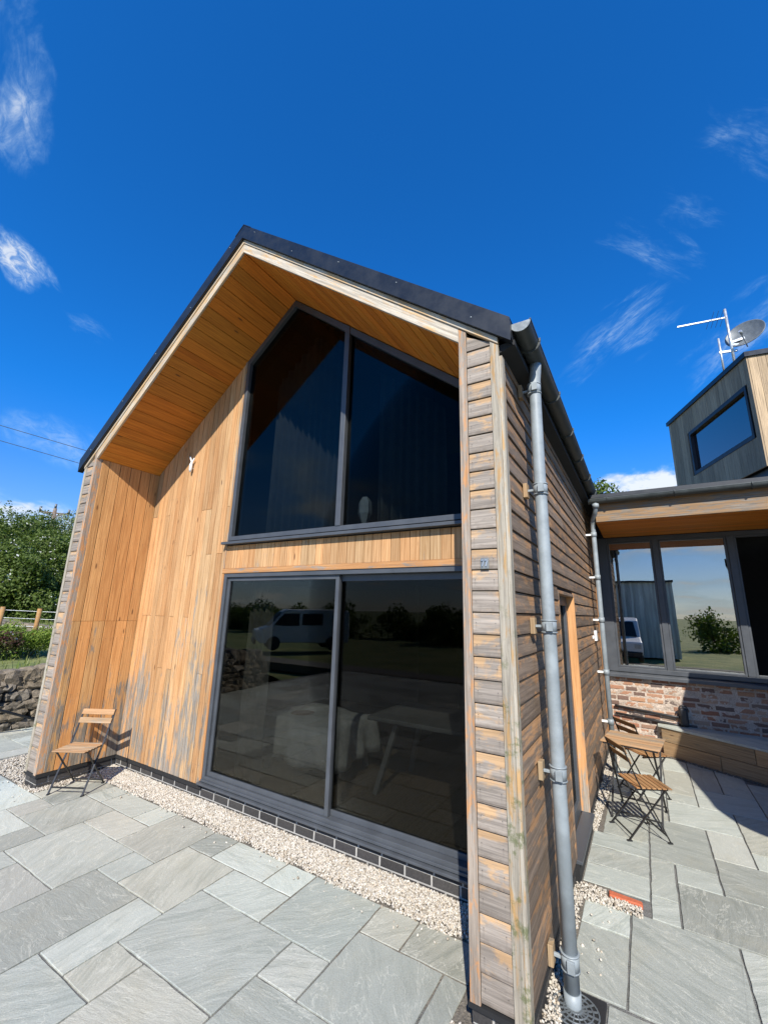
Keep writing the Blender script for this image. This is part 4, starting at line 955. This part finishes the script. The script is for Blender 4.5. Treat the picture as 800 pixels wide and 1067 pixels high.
mb.hexa([dp(-e,-e,ztd(0,0)-.0),dp(Lu+e,-e,ztd(Lu,0)-.0),dp(Lu+e,Lw,ztd(Lu,Lw)),dp(-e,Lw,ztd(0,Lw)),dp(-e,-e,ztd(0,0)+.10),dp(Lu+e,-e,ztd(Lu,0)+.10),dp(Lu+e,Lw,ztd(Lu,Lw)+.10),dp(-e,Lw,ztd(0,Lw)+.10)]); mb.build('roof_edge',m_verge,DM)
G=MB()
for (a,b,z0,z1) in ((wa0,wa0+.06,wz0,wz1),(wa1-.06,wa1,wz0,wz1),(wa0+.06,wa1-.06,wz0,wz0+.09),(wa0+.06,wa1-.06,wz1-.09,wz1)):
    G.hexa([dp(a,-.01,z0),dp(b,-.01,z0),dp(b,.15,z0),dp(a,.15,z0),dp(a,-.01,z1),dp(b,-.01,z1),dp(b,.15,z1),dp(a,.15,z1)])
df=G.build('window_frame',m_frame2,DM,bevel=.003)
G=MB(); q=lambda a,z:dp(a,.06,z); G.poly([q(wa0+.05,wz0+.08),q(wa1-.05,wz0+.08),q(wa1-.05,wz1-.08),q(wa0+.05,wz1-.08)],.006,-w); G.build('pane',m_glassr,df)
# aerial + dish
AE=empty('tv_aerial',(8.35,8.2,7.3),'pale metal television aerial on a bent mast bracket above the dormer','aerial'); bpy.context.view_layer.update()
mb=MB(); mb.tube([(8.335,8.2,7.2),(8.335,8.2,8.70)],.026,14); mb.build('mast',m_steel,AE)
mb=MB(); mb.tube([(8.13,8.15,7.2),(8.13,8.15,8.0)],.02,12); mb.bar((8.10,8.15,7.66),(8.42,8.22,7.66),.035,.04); mb.build('bracket',m_steel,AE)
mb=MB(); mb.bar((7.42,7.95,8.42),(8.36,8.22,8.50),.028,.028)
mb.build('boom',m_steel,AE)
mb=MB()
bd=Vector((.94,.27,.08)).normalized(); sd=Vector((-.27,.94,0)).normalized()
for k in range(7):
    P=Vector((8.02,8.12,8.472))+bd*(k*.045)
    for s in (-1,1): mb.bar(P,P+sd*s*.16+Vector((0,0,.10 if k%2 else -.10)),.006,.006)
for k in range(9):
    P=Vector((7.45,7.96,8.425))+bd*(k*.06); mb.bar(P-sd*.05,P+sd*.05,.004,.004)
mb.build('aerial_elements',m_dish,AE)
DS=empty('satellite_dish',(8.6,8.3,7.9),'grey oval satellite dish behind the aerial mast on the dormer roof','satellite dish'); bpy.context.view_layer.update()
mb=MB(); ax=Vector((.70,-.42,-.45)).normalized(); ax=Vector((-.36,-.80,.34)).normalized()
prof=[(.0,.0)]+[(.335*k/10,.09*(k/10)**2) for k in range(1,11)]+[(.347,.095),(.347,.08)]+[(.335*k/10,.09*(k/10)**2-.012) for k in range(10,0,-1)]+[(0,-.012)]
mb.revolve((8.62,8.28,7.98),prof,40,axis=ax); dd_=mb.build('reflector',m_dish,DS)
mb=MB(); f_=Vector((8.62,8.28,7.98))+ax*.42; mb.bar(Vector((8.62,8.28,7.68))+ax*.05,f_-Vector((0,0,.22)),.02,.02); mb.tube([f_-ax*.08-Vector((0,0,.22)),f_+ax*.02-Vector((0,0,.22))],.03,12); mb.build('receiver_arm',m_steel,DS)
mb=MB(); mb.bar((8.34,8.2,7.86),(8.58,8.28,7.94),.05,.05); mb.bar((8.34,8.2,7.80),(8.46,8.25,7.80),.05,.05); mb.build('dish_mount',m_steel,DS)
# ================================================================== unseen building beyond the right edge, added to cast the shade
NB=empty('shade_building',(9.6,3.5,0),'unseen building just beyond the right edge, its projecting slab added to shade the patio','building'); bpy.context.view_layer.update()
m_rend=plain('render_wall',(.25,.22,.19),.9,0,.2,3,.15)
mb=MB(); mb.box(9.6,12,-.6,YE-.3,-.1,3.0); mb.build('wall',m_rend,NB)
mb=MB(); pts=[(12.2,.05),(8.55,.05)]
R_c=.62; e0=Vector((8.10,.10)); e1=Vector((7.59,3.74))
pts=[(12.2,.13)]+[(e0.x+R_c*1.0+R_c*math.cos(t),e0.y+R_c+R_c*math.sin(t)) for t in [-PI/2-PI/2*k/10 for k in range(11)]]+[(e1.x,e1.y),(12.2,3.74)]
mb.poly([(a,b,3.15) for a,b in pts],.14); mb.build('shade_canopy',m_roof,NB)  # out of view; rounded outline shaped for the curved shadow on the paving
mb=MB(); mb.bar((9.1,.6,0),(9.1,.6,3.0),.1,.1); mb.build('shade_canopy_post',m_sleeper,NB)

# ================================================================== FURNITURE
def bistro_chair(slat):
    root=bpy.data.objects.new('folding_chair',None); COL.objects.link(root); root.empty_display_size=.1
    def par(mb,name,m,bv=.0012): return mb.build(name,m,root,bevel=bv,seg=1,local=True)
    hw=.185
    for s in (-1,1):
        mb=MB(); x=s*hw
        mb.bar((x,.18,.008),(x,-.06,.50),.008,.020,up=(1,0,0)); mb.bar((x,-.06,.50),(x,-.17,.785),.008,.020,up=(1,0,0)); mb.bar((x,.155,.006),(x,.195,.006),.022,.010)
        par(mb,'back_frame',m_iron)
        mb=MB(); x=s*(hw-.014)
        mb.bar((x,-.18,.008),(x,.19,.425),.008,.020,up=(1,0,0)); mb.bar((x,-.20,.006),(x,-.155,.006),.022,.010); par(mb,'leg',m_iron)
    mb=MB(); mb.bar((-hw,.15,.065),(hw,.15,.065),.008,.016); par(mb,'stretcher',m_iron)
    mb=MB(); mb.bar((-hw+.014,-.145,.045),(hw-.014,-.145,.045),.008,.016); par(mb,'stretcher',m_iron)
    # seat frame and slats
    mb=MB()
    for s in (-1,1): mb.bar((s*(hw-.028),-.08,.424),(s*(hw-.028),.22,.428),.016,.014)
    par(mb,'seat_frame',m_iron)
    mb=MB(); n=7; w_=.034
    for i in range(n):
        y=-.072+i*.0475; mb.box(-hw+.004,hw-.004,y,y+w_+.004,.434,.446,(1,0,0))
    par(mb,'seat',slat,.003)
    for i,(t0,t1) in enumerate(((.80,.99),(.50,.69))):
        mb=MB(); ya,za=-.06-.11*t0,.50+.285*t0; yb,zb=-.06-.11*t1,.50+.285*t1
        mb.hexa([(-hw-.004,ya+.006,za),(hw+.004,ya+.006,za),(hw+.004,ya+.018,za),(-hw-.004,ya+.018,za),(-hw-.004,yb+.006,zb),(hw+.004,yb+.006,zb),(hw+.004,yb+.018,zb),(-hw-.004,yb+.018,zb)],(1,0,0))
        par(mb,'back_slat',slat,.003)
    return root
def place(o,x,y,ang,label,z=0,cat='chair',group=None):
    o.location=(x,y,z); o.rotation_euler=(0,0,ang-PI/2); tag(o,label,cat,group)
c1=bistro_chair(m_slat2); place(c1,.60,.27,math.radians(-60),'folding bistro chair alone at the foot of the orange recessed cladding',group='folding bistro chairs on the patio')
c2=bistro_chair(m_slat); place(c2,5.90,2.76,math.radians(28),'near folding bistro chair in front of the slatted table by the side wall',group='folding bistro chairs on the patio')
c3=copy_tree(c2); place(c3,5.93,3.86,math.radians(38),'folding bistro chair tucked behind the slatted table near the rear downpipe',group='folding bistro chairs on the patio')
T=empty('folding_table',(0,0,0),'small square slatted folding table between two bistro chairs by the side wall','table'); bpy.context.view_layer.update()
mb=MB()
for i in range(10): y=-.265+i*.054; mb.box(-.27,.27,y,y+.040,.70,.714,(1,0,0))
mb.build('table_top',m_slat2,T,bevel=.003,local=True)
mb=MB()
for s in (-1,1): mb.bar((s*.235,-.265,.692),(s*.235,.265,.692),.02,.014)
for s in (-1,1): mb.bar((-.25,s*.255,.692),(.25,s*.255,.692),.008,.014)
mb.build('top_frame',m_iron,T,local=True)
for s in (-1,1):
    mb=MB(); mb.bar((s*.22,-.25,.008),(s*.22,.22,.69),.008,.018,up=(1,0,0)); mb.bar((s*.22,-.27,.006),(s*.22,-.22,.006),.02,.010); mb.build('leg',m_iron,T,local=True)
    mb=MB(); mb.bar((s*.205,.25,.008),(s*.205,-.22,.69),.008,.018,up=(1,0,0)); mb.bar((s*.205,.22,.006),(s*.205,.27,.006),.02,.010); mb.build('leg',m_iron,T,local=True)
for s in (-1,1):
    mb=MB(); mb.bar((-.22,s*.22,.055),(.22,s*.22,.055),.008,.014); mb.build('stretcher',m_iron,T,local=True)
T.location=(5.905,3.20,0); T.rotation_euler=(0,0,math.radians(-7))

# ---- things in the rooms
def cloth_table(cx,cy,lx,ly,h):
    n=28; mb=MB(); idx={}
    for i in range(n+1):
        for j in range(n+1):
            a=(i/n-.5)*2; b=(j/n-.5)*2; ax_,ay_=abs(a),abs(b); m=max(ax_,ay_)
            if m<=.62: z=h+.03*math.sin(a*5)*math.cos(b*4); sx=a/.62; sy=b/.62
            else:
                t=(m-.62)/.38; z=h-t*.42+.03*math.sin(a*7+b*3); k=1+.10*t+.05*math.sin(11*math.atan2(b,a))*t; sx=a/m*k; sy=b/m*k
            idx[i,j]=len(mb.v); mb.v.append((cx+sx*lx/2,cy+sy*ly/2,z))
    for i in range(n):
        for j in range(n): mb.face([idx[i,j],idx[i+1,j],idx[i+1,j+1],idx[i,j+1]],[(0,0)]*4,.5,0,True)
    return mb
mb=cloth_table(2.55,2.0,1.1,.9,.72); sh=mb.build('dust_sheet',m_sheet); md=sh.modifiers.new('th','SOLIDIFY'); md.thickness=.004
tag(sh,'crumpled white sheet draped over a table behind the lower left pane','sheet')
T2=empty('covered_table',(2.55,2.0,.13),'table under the white sheet behind the lower left pane','table'); bpy.context.view_layer.update()
mb=MB(); mb.box(2.05,3.05,1.6,2.4,.66,.70); mb.build('table_top',m_slat,T2)
for sx in (-1,1):
    for sy in (-1,1):
        mb=MB(); mb.bar((2.55+sx*.42,2.0+sy*.33,.66),(2.55+sx*.47,2.0+sy*.37,.13),.05,.05,up=(0,1,0)); mb.build('leg',m_sheet,T2)
def long_table(cx,cy,label):
    t=empty('dining_table',(cx,cy,.13),label,'table'); bpy.context.view_layer.update()
    mb=MB(); mb.box(cx-.9,cx+.9,cy-.45,cy+.45,.84,.885); mb.build('table_top',m_dull,t,bevel=.01)
    for sx in (-1,1):
        for sy in (-1,1):
            mb=MB(); mb.bar((cx+sx*.6,cy+sy*.3,.84),(cx+sx*.8,cy+sy*.4,.13),.05,.05,up=(0,1,0)); mb.build('leg',m_dull,t)
long_table(4.35,2.15,'pale dining table with splayed legs behind the lower right pane')
AR=empty('armchair',(4.75,1.75,2.66),'dark high backed armchair behind the upper right pane','armchair'); bpy.context.view_layer.update()
mb=MB(); mb.box(4.40,5.00,1.60,1.75,2.95,3.72); mb.build('backrest',m_chairf,AR,bevel=.07,seg=5)
mb=MB(); mb.box(4.38,5.02,1.76,2.35,2.92,3.12); mb.build('seat',m_chairf,AR,bevel=.05,seg=4)
for sx in (4.45,4.95):
    for sy in (1.68,2.28):
        mb=MB(); mb.bar((sx,sy,2.94),(sx,sy,2.67),.035,.035); mb.build('leg',m_steel,AR)
mb=MB(); mb.revolve((4.30,1.6,4.02),[(.0,.12),(.02,.12),(.03,.09),(.10,.07),(.12,.05),(.09,.0),(.03,-.04),(0,-.05)],28); PL=mb.build('pendant_lamp',m_room); tag(PL,'small dark pendant lamp hanging behind the upper right pane','lamp')
mb=MB(); mb.tube([(4.30,1.6,4.14),(4.30,1.6,5.0)],.004,6); mb.build('lamp_cord',m_cable,PL)
def curtain(x0,x1,y,z0,z1,lab,amp=.035,wl=.11,zf=None):
    mb=MB(); n=int((x1-x0)/.012); b=len(mb.v)
    for i in range(n+1):
        x=x0+(x1-x0)*i/n; yy=y+amp*math.sin(2*PI*(x-x0)/wl+.8*math.sin(x*9)); zt_=z1 if zf is None else zf(x)-.25
        mb.v+=[(x,yy,z0),(x+.01*math.sin(x*21),yy+.01*math.sin(x*13),(z0+zt_)/2),(x,y+amp*.7*math.sin(2*PI*(x-x0)/wl),zt_)]
    for i in range(n):
        for j in (0,1): mb.face([b+3*i+j,b+3*i+3+j,b+3*i+4+j,b+3*i+1+j],[(0,0)]*4,.5,0,True)
    o=mb.build('curtain',m_curt); md=o.modifiers.new('th','SOLIDIFY'); md.thickness=.002; tag(o,lab,'curtain','curtains behind the glazing')
curtain(2.08,3.30,1.28,2.70,4.2,'grey pleated curtain behind the upper left pane',zf=zsof)
curtain(3.72,4.55,1.34,2.70,4.2,'grey pleated curtain behind the upper right pane',zf=zsof)
curtain(2.05,2.42,1.18,.14,2.36,'grey gathered curtain at the left edge of the lower left pane')
curtain(4.75,5.15,1.22,.14,2.36,'grey gathered curtain at the right edge of the lower right pane')
# white lantern just behind the glass
LT=empty('lantern',(3.80,.99,2.83),'faceted white lantern on the ledge behind the upper right pane','lantern'); bpy.context.view_layer.update()
mb=MB(); b0=len(mb.v)
mb.revolve((3.80,.99,2.86),[(0,0),(.035,.0),(.075,.10),(.07,.22),(.035,.27),(0,.27)],5); 
mb.sm=[False]*len(mb.sm); mb.build('shade',m_sheet,LT)
mb=MB(); mb.tube([(3.80,.99,2.80),(3.80,.99,2.86)],.03,12); mb.build('foot',m_sheet,LT)
mb=MB(); mb.box(XW+.05,Wd-PW-.05,D+.12,D+.26,2.70,2.80); tag(mb.build('window_ledge',m_room),'dark inner ledge along the foot of the upper window','ledge'); bpy.data.objects['window_ledge'].parent=H; 
o=bpy.data.objects['window_ledge']; 
for k_ in ('label','category'): 
    if k_ in o: del o[k_]
# ================================================================== LEFT SIDE: stone wall, bank, shrubs, trees
ST=empty('stone_wall',(-2.75,2,0),'rough grey brown stone retaining wall with upright coping stones left of the house','wall'); bpy.context.view_layer.update()
def boulder(mb,c,sz,r,jit=.16,rot=0):
    b=len(mb.v); c=Vector(c); cr,sr=math.cos(rot),math.sin(rot)
    bm_=bmesh.new(); bmesh.ops.create_cube(bm_,size=1); bmesh.ops.subdivide_edges(bm_,edges=bm_.edges[:],cuts=2,use_grid_fill=True)
    for v in bm_.verts:
        d=v.co.normalized()*.62; co=v.co.lerp(d,.45)+Vector([random.uniform(-jit,jit) for _ in range(3)])*.5
        x,y,z=co.x*sz[0],co.y*sz[1],co.z*sz[2]; mb.v.append((c.x+x*cr-y*sr,c.y+x*sr+y*cr,c.z+z))
    bm_.verts.index_update()
    for f in bm_.faces: mb.face([b+v.index for v in f.verts],[(0,0)]*4,r,0,False)
    bm_.free()
mb=MB(); y=-4.2; 
while y<11:
    for z in np.arange(.06,.66,.15):
        boulder(mb,(-2.78+random.uniform(-.02,.03),y+random.uniform(-.08,.08),z),(.36,random.uniform(.16,.36),random.uniform(.13,.2)),random.random(),.20)
    y+=.2
mb.box(-3.0,-2.8,-4.2,11,-.1,.66); sw=mb.build('rubble',m_stone,ST); 
mb=MB(); y=-4.2
while y<11:
    wd=random.uniform(.16,.26); boulder(mb,(-2.80,y+wd/2,.77+random.uniform(-.02,.03)),(.36,wd*1.12,random.uniform(.24,.36)),random.random(),.19,random.uniform(-.2,.2)); y+=wd
mb.build('coping_stones',m_stone,ST)
for o_ in bpy.data.objects:
    if o_.parent==ST:
        md=o_.modifiers.new('s','BEVEL'); md.width=.012; md.segments=2
HR=MB(); HR.tube([(-2.30,-.9,.98),(-2.35,1.15,.06)],.02,10); tag(HR.build('handrail',m_rail),'slanting black handrail in front of the stone wall at the left edge','handrail')
# terrain behind the wall
def bank_z(x,y):
    d=max(0,-2.9-x); z=.62+.082*min(d,14)+.012*max(0,d-14)+.05*math.sin(x*.9+y*.6)+ .04*math.sin(y*1.7)
    f=min(1,max(0,(y+6.5)/3.2)); f=f*f*(3-2*f); return z*f-.36*(1-f)
mb=MB(); nx,ny=60,60; idx={}
for i in range(nx):
    for j in range(ny):
        x=-2.95-(i/(nx-1))**1.8*75; y=-30+j*110/(ny-1); idx[i,j]=len(mb.v); mb.v.append((x,y,bank_z(x,y)))
for i in range(nx-1):
    for j in range(ny-1): mb.face([idx[i,j],idx[i,j+1],idx[i+1,j+1],idx[i+1,j]],[(0,0)]*4,.5,0,True)
structure(mb.build('grass_bank',m_grass))
mb=MB(); P=[]
for k in range(9000):
    x=-3-random.random()**1.3*14; y=random.uniform(-1,12)
    if y<.0-(x+2.4)*.0: pass
    z=bank_z(x,y); h=random.uniform(.06,.22); a=random.uniform(0,PI*2); dx,dy=.012*math.cos(a),.012*math.sin(a); lx,ly=random.uniform(-.06,.06),random.uniform(-.06,.06)
    b=len(mb.v); mb.v+=[(x-dx,y-dy,z-.02),(x+dx,y+dy,z-.02),(x+lx,y+ly,z+h)]; mb.face([b,b+1,b+2],[(0,0)]*3,random.random())
tag(mb.build('long_grass',m_grassb),'long green grass on the bank behind the stone wall','grass',kind='stuff')
def leaves(name, centres, n, size, mats, parent, flat=.8, blossom=0.0, fill=.35):
    """thousands of small leaf quads through the volume of several lobes"""
    C_=np.array([c[:3] for c in centres]); R=np.array([c[3] for c in centres]); pr=R**2/np.sum(R**2)
    k=RNG.choice(len(C_),n,p=pr); d=RNG.normal(size=(n,3)); d/=np.linalg.norm(d,axis=1,keepdims=True)
    rad=np.where(RNG.random(n)<fill,RNG.random(n)**.5,RNG.uniform(.82,1.08,n)); d[:,2]*=flat
    lump=1+.14*np.sin(d[:,0]*7+k)+.12*np.sin(d[:,1]*9+k*2)+.1*np.sin(d[:,2]*8+k)
    P=C_[k]+d*(R[k]*rad*lump)[:,None]
    nrm=d+RNG.normal(size=(n,3))*.65; nrm/=np.linalg.norm(nrm,axis=1,keepdims=True)
    t=np.cross(nrm,RNG.normal(size=(n,3))); t/=np.linalg.norm(t,axis=1,keepdims=True); b=np.cross(nrm,t)
    s=RNG.uniform(.55,1.2,n)*size
    V=np.stack([P-t*(s*.5)[:,None],P+b*(s*.32)[:,None],P+t*(s*.5)[:,None],P-b*(s*.32)[:,None]],1).reshape(-1,3)
    me=bpy.data.meshes.new(name); me.vertices.add(4*n); me.vertices.foreach_set('co',V.reshape(-1)); me.loops.add(4*n); me.loops.foreach_set('vertex_index',np.arange(4*n)); me.polygons.add(n); me.polygons.foreach_set('loop_start',np.arange(n)*4); me.polygons.foreach_set('loop_total',np.full(n,4)); me.update(calc_edges=True)
    at=me.attributes.new('rnd','FLOAT','FACE')
    at.data.foreach_set('value',np.clip(RNG.random(n)*.6+.4*((k*0.37)%1.0),0,1))
    mi=(RNG.random(n)<blossom).astype(np.int32); 
    if blossom>0:
        up=(P[:,2]>C_[k][:,2]).astype(np.int32); mi=mi*up
    for m in mats: me.materials.append(m)
    me.polygons.foreach_set('material_index',mi)
    o=bpy.data.objects.new(name,me); COL.objects.link(o)
    if parent is not None: o.parent=parent; o.matrix_parent_inverse=parent.matrix_world.inverted()
    return o
def tree(name,x,y,z,h,r,label,mats,n=14000,leaf=.16,group=None,seed=0,blossom=0,cat='tree',low=.15):
    rr=random.Random(seed); T_=empty(name,(x,y,z),label,cat,group); bpy.context.view_layer.update()
    cs=[]
    for k in range(26):
        a=rr.uniform(0,2*PI); q=rr.random()**.5*r*.72; zz=z+h*(low+(1-low)*rr.random()*.86); s=r*rr.uniform(.15,.36)*(1.15-.5*(zz-z)/h)
        q*=1.12-.75*max(0,(zz-z)/h-.35)
        cs.append((x+q*math.cos(a),y+q*math.sin(a),zz,s))
    cs.append((x,y,z+h*.9,r*.28)); cs.append((x,y,z+h*.5,r*.55))
    leaves('crown',cs,n,leaf,mats,T_,blossom=blossom)
    mb=MB(); mb.tube([(x,y,z-.2),(x+.1,y,z+h*.3),(x,y+.1,z+h*.6)],[h*.03,h*.022,h*.010],10)
    for c in cs[:14]: mb.tube([(x+.05,y,z+h*.28),((x+c[0])/2,(y+c[1])/2,(z+h*.3+c[2])/2),c[:3]],[h*.012,h*.008,.015],6)
    mb.build('trunk',m_bark,T_); return T_
def at(px,py,t):
    d=(px-400)/435.2383*R_-(py-533.5)/435.2383*U_+F_; return Vector(CAM+d*t)
tl=[(-18,560,17,7.2,3.9,'A',.03,'tall dark rounded tree at the far left edge of the hillside'),
    (25,560,21,8.6,3.7,'A',.05,'broad green hawthorn with white blossom flecks in the middle of the hillside'),
    (62,560,24,9.6,3.8,'B',.02,'pale feathery green tree beside the utility pole'),
    (42,575,17,5.6,3.0,'A',.04,'lower dark green bush in front of the pale tree'),
    (5,585,15,4.6,2.7,'A',.03,'low rounded hedge bush nearest the left edge'),
    (80,570,19,6.4,3.0,'A',.05,'dense green tree partly hidden by the grey corner of the house'),
    (98,560,25,9.4,3.8,'B',.0,'pale green tree behind the grey corner of the house'),
    (12,550,30,10.5,4.6,'B',.02,'light green tree rising at the back of the hillside'),
    (130,570,24,8.5,4.0,'A',.02,'green tree hidden mostly behind the house'),
    (-60,560,20,8.0,4.2,'A',.02,'large tree just beyond the left edge'),]
for k,(px,py,t,h,r,kind,bl,lab) in enumerate(tl):
    c=at(px,620,t); z=bank_z(c.x,c.y)
    tree('hawthorn_tree',c.x,c.y,z-.1,h*.55,r*.86,lab,[m_leafA if kind=='A' else m_leafB,m_blos],n=42000 if k<8 else 12000,leaf=.105 if kind=='A' else .12,group='trees on the hillside',seed=k+5,blossom=bl,low=.08)
def shrub(name,x,y,z,r,h,lab,mat,n,leaf,cat='shrub',seed=0,bl=0):
    rr=random.Random(seed); T_=empty(name,(x,y,z),lab,cat); bpy.context.view_layer.update()
    cs=[(x+rr.uniform(-.6,.6)*r,y+rr.uniform(-.6,.6)*r,z+h*rr.uniform(.3,.8),r*rr.uniform(.3,.5)) for _ in range(9)]
    leaves('foliage',cs,n,leaf,[mat,m_blos],T_,blossom=bl)
    mb=MB()
    for c in cs: mb.tube([(x,y,z-.1),c[:3]],[.015,.006],6)
    mb.build('stem',m_bark,T_)
c=at(26,672,9.0); shrub('garden_shrub',c.x,c.y,.70,.62,.85,'bright yellow green leafy shrub on top of the stone wall',m_leafC,6500,.045,seed=3)
c=at(1,668,8.6); shrub('garden_shrub',c.x,c.y-.1,.66,.50,.85,'dark red leaved shrub at the left edge behind the stone wall',m_leafD,4200,.05,seed=4,bl=.03)
c=at(52,668,10.5); shrub('garden_shrub',c.x,c.y,.66,.5,.6,'small green shrub close beside the grey house corner',m_leafA,3500,.05,seed=9)
# second wall further back
W2=MB(); p0=at(-30,650,13.5); p1_=at(75,650,12.0); L=(p1_-p0); nst=int(L.length/.3)
for k in range(nst+1):
    q=p0+L*(k/nst)
    for z in (-.08,.04,.14): boulder(W2,(q.x,q.y,bank_z(q.x,q.y)+z),(.34,.30,.17),random.random(),.22,random.uniform(0,1))
tag(W2.build('field_wall',m_stone),'low tumbled field wall in the grass behind the shrubs','wall')
# fence
FN=empty('wire_fence',at(38,650,14.5),'wooden post and wire fence in the grass before the trees','fence'); bpy.context.view_layer.update()
pts=[]
for k,px in enumerate((-40,0,39,78,115)):
    q=at(px,645,11.0+.2*k); q.z=bank_z(q.x,q.y); pts.append(q)
    mb=MB(); mb.tube([(q.x,q.y,q.z-.2),(q.x+.03,q.y,q.z+.78)],.055,10); mb.build('post',m_post,FN)
for z in (.3,.5,.70):
    mb=MB(); mb.tube([(q.x,q.y,q.z+z) for q in pts],.006,5); mb.build('wire',m_steel,FN)
# utility pole + wires
UP=empty('utility_pole',at(57,600,30),'wooden utility pole with insulators standing among the trees','utility pole'); bpy.context.view_layer.update()
q=at(57,533,27); zb_=bank_z(q.x,q.y); 
mb=MB(); mb.tube([(q.x,q.y,zb_),(q.x,q.y,q.z+.2)],[.16,.10],12); mb.build('pole',m_pole,UP)
mb=MB(); dv=Vector((.5,.86,0)); 
for s in (-1,1): mb.bar(Vector((q.x,q.y,q.z-.35)),Vector((q.x,q.y,q.z-.02))+dv*s*.75,.08,.08)
mb.bar(Vector((q.x,q.y,q.z-.1))-dv*.8,Vector((q.x,q.y,q.z-.1))+dv*.8,.08,.08); mb.build('crossarm',m_pole,UP)
for s in (-.75,0,.75):
    mb=MB(); c=Vector((q.x,q.y,q.z-.06+(.28 if s==0 else 0)))+dv*s; mb.tube([c,c+Vector((0,0,.28))],.07,8); mb.build('insulator',m_dish,UP)
def wire(pa,pb,t0,t1,lab):
    a=at(*pa,t0); b=at(*pb,t1); d=b-a; a=a-d*2; b=b+d*3; mb=MB(); n=30
    mb.tube([a+(b-a)*(k/n)-Vector((0,0,.0)) for k in range(n+1)],.009,6); tag(mb.build('overhead_cable',m_cable),lab,'cable',)
wire((0,443),(88,469),13,14,'upper of two thin overhead cables crossing the sky at the left')
wire((0,459),(84,483),13,14,'lower of two thin overhead cables crossing the sky at the left')
# distant treetop peeping between the two roofs
c=at(624,506,20); tree('distant_tree',c.x,c.y,-.2,c.z+.75,2.6,'dark treetop peeping over the wing gutter between the two roofs',[m_leafA,m_blos],n=9000,leaf=.2,seed=31,low=.3)
# ================================================================== BEHIND THE CAMERA (seen in the panes)
SHD=empty('metal_shed',(6.5,-15,0),'pale corrugated metal shed across the lane, seen only in the wing windows','shed'); bpy.context.view_layer.update()
mb=MB(); x=4.3
while x<7.6: mb.box(x,x+.10,-15.03,-14.97,-.2,4.0,(0,0,1)); mb.box(x+.10,x+.2,-15.0,-14.95,-.2,4.0,(0,0,1)); x+=.2
mb.build('wall',m_corr,SHD)
mb=MB(); mb.hexa([(4.2,-20,4.0),(7.75,-20,4.0),(7.75,-14.8,4.0),(4.2,-14.8,4.0),(4.2,-20,4.1),(7.75,-20,4.1),(7.75,-14.8,4.1),(4.2,-14.8,4.1)]); mb.build('roof',m_roof,SHD)
mb=MB(); mb.box(4.3,7.65,-19.8,-15.04,-.2,3.99); mb.build('shed_body',m_corr,SHD)
def van(x,y,ang,label):
    V=empty('parked_van',(x,y,-.1),label,'van','white vans parked by the lane',ang); bpy.context.view_layer.update()
    wp=plain('white_van_paint',(.72,.73,.74),.25,0,.5,3,.03) if 'white_van_paint' not in bpy.data.materials else bpy.data.materials['white_van_paint']
    prof=[(-2.4,.35),(2.15,.35),(2.4,.55),(2.42,.95),(1.75,1.18),(1.15,1.92),(.9,2.05),(-2.3,2.08),(-2.42,1.9)]
    mb=MB(); mb.poly([(a,-.9,z) for a,z in prof],1.8,(0,-1,0)); mb.build('body',wp,V,bevel=.06,seg=3,local=True)
    for s in (-1,1):
        mb=MB(); yv=s*.905; mb.poly([(.25,yv,1.2),(1.05,yv,1.2),(1.55,yv,1.25),(1.08,yv,1.82),(.25,yv,1.86)],.01,(0,s,0)); mb.build('side_window',m_frame2,V,local=True); mb=MB(); mb.poly([(-1.0,yv,1.25),(.1,yv,1.25),(.1,yv,1.84),(-1.0,yv,1.84)],.01,(0,s,0)); mb.build('side_window',m_frame2,V,local=True)
        for xx in (-1.5,1.5):
            mb=MB(); mb.tube([(xx,s*.72,.34),(xx,s*.93,.34)],.34,28); mb.build('wheel',m_cable,V,bevel=.03,local=True)
    mb=MB(); mb.box(2.36,2.47,-.86,.86,.30,.55); mb.build('bumper',m_rail,V,bevel=.03,local=True)
    for s in (-1,1): mb=MB(); mb.box(2.36,2.44,s*.70-.13,s*.70+.13,.70,.88); mb.build('headlight',m_gutin,V,bevel=.02,local=True)
    mb=MB(); mb.hexa([(1.80,-.75,1.2),(1.80,.75,1.2),(1.76,.75,1.2),(1.76,-.75,1.2),(1.24,-.68,1.88),(1.24,.68,1.88),(1.2,.68,1.88),(1.2,-.68,1.88)]); mb.build('windscreen',m_frame2,V,local=True)
    return V
van(-9.8,-13.6,math.radians(128),'white van parked in the distance, reflected in the lower left pane')
van(4.9,-11.6,math.radians(86),'white van parked on the lane, reflected in the left wing pane')
# hedgerow on the far side of the lane
for k in range(26):
    x=-52+k*3.3+random.uniform(-.6,.6)
    yb_=-34 if 0<x<10 else -27
    lab='low dark hedge tree left of the shed on the far side of the lane' if x<4 else 'low dark hedge tree right of the shed on the far side of the lane'
    tree('lane_tree',x,yb_+random.uniform(-2,2),-.3,random.uniform(2.2,3.0),2.6,lab,[m_leafA,m_blos],n=3200,leaf=.24,group='hedge trees left of the shed' if x<4 else 'hedge trees right of the shed',seed=60+k,low=.0)
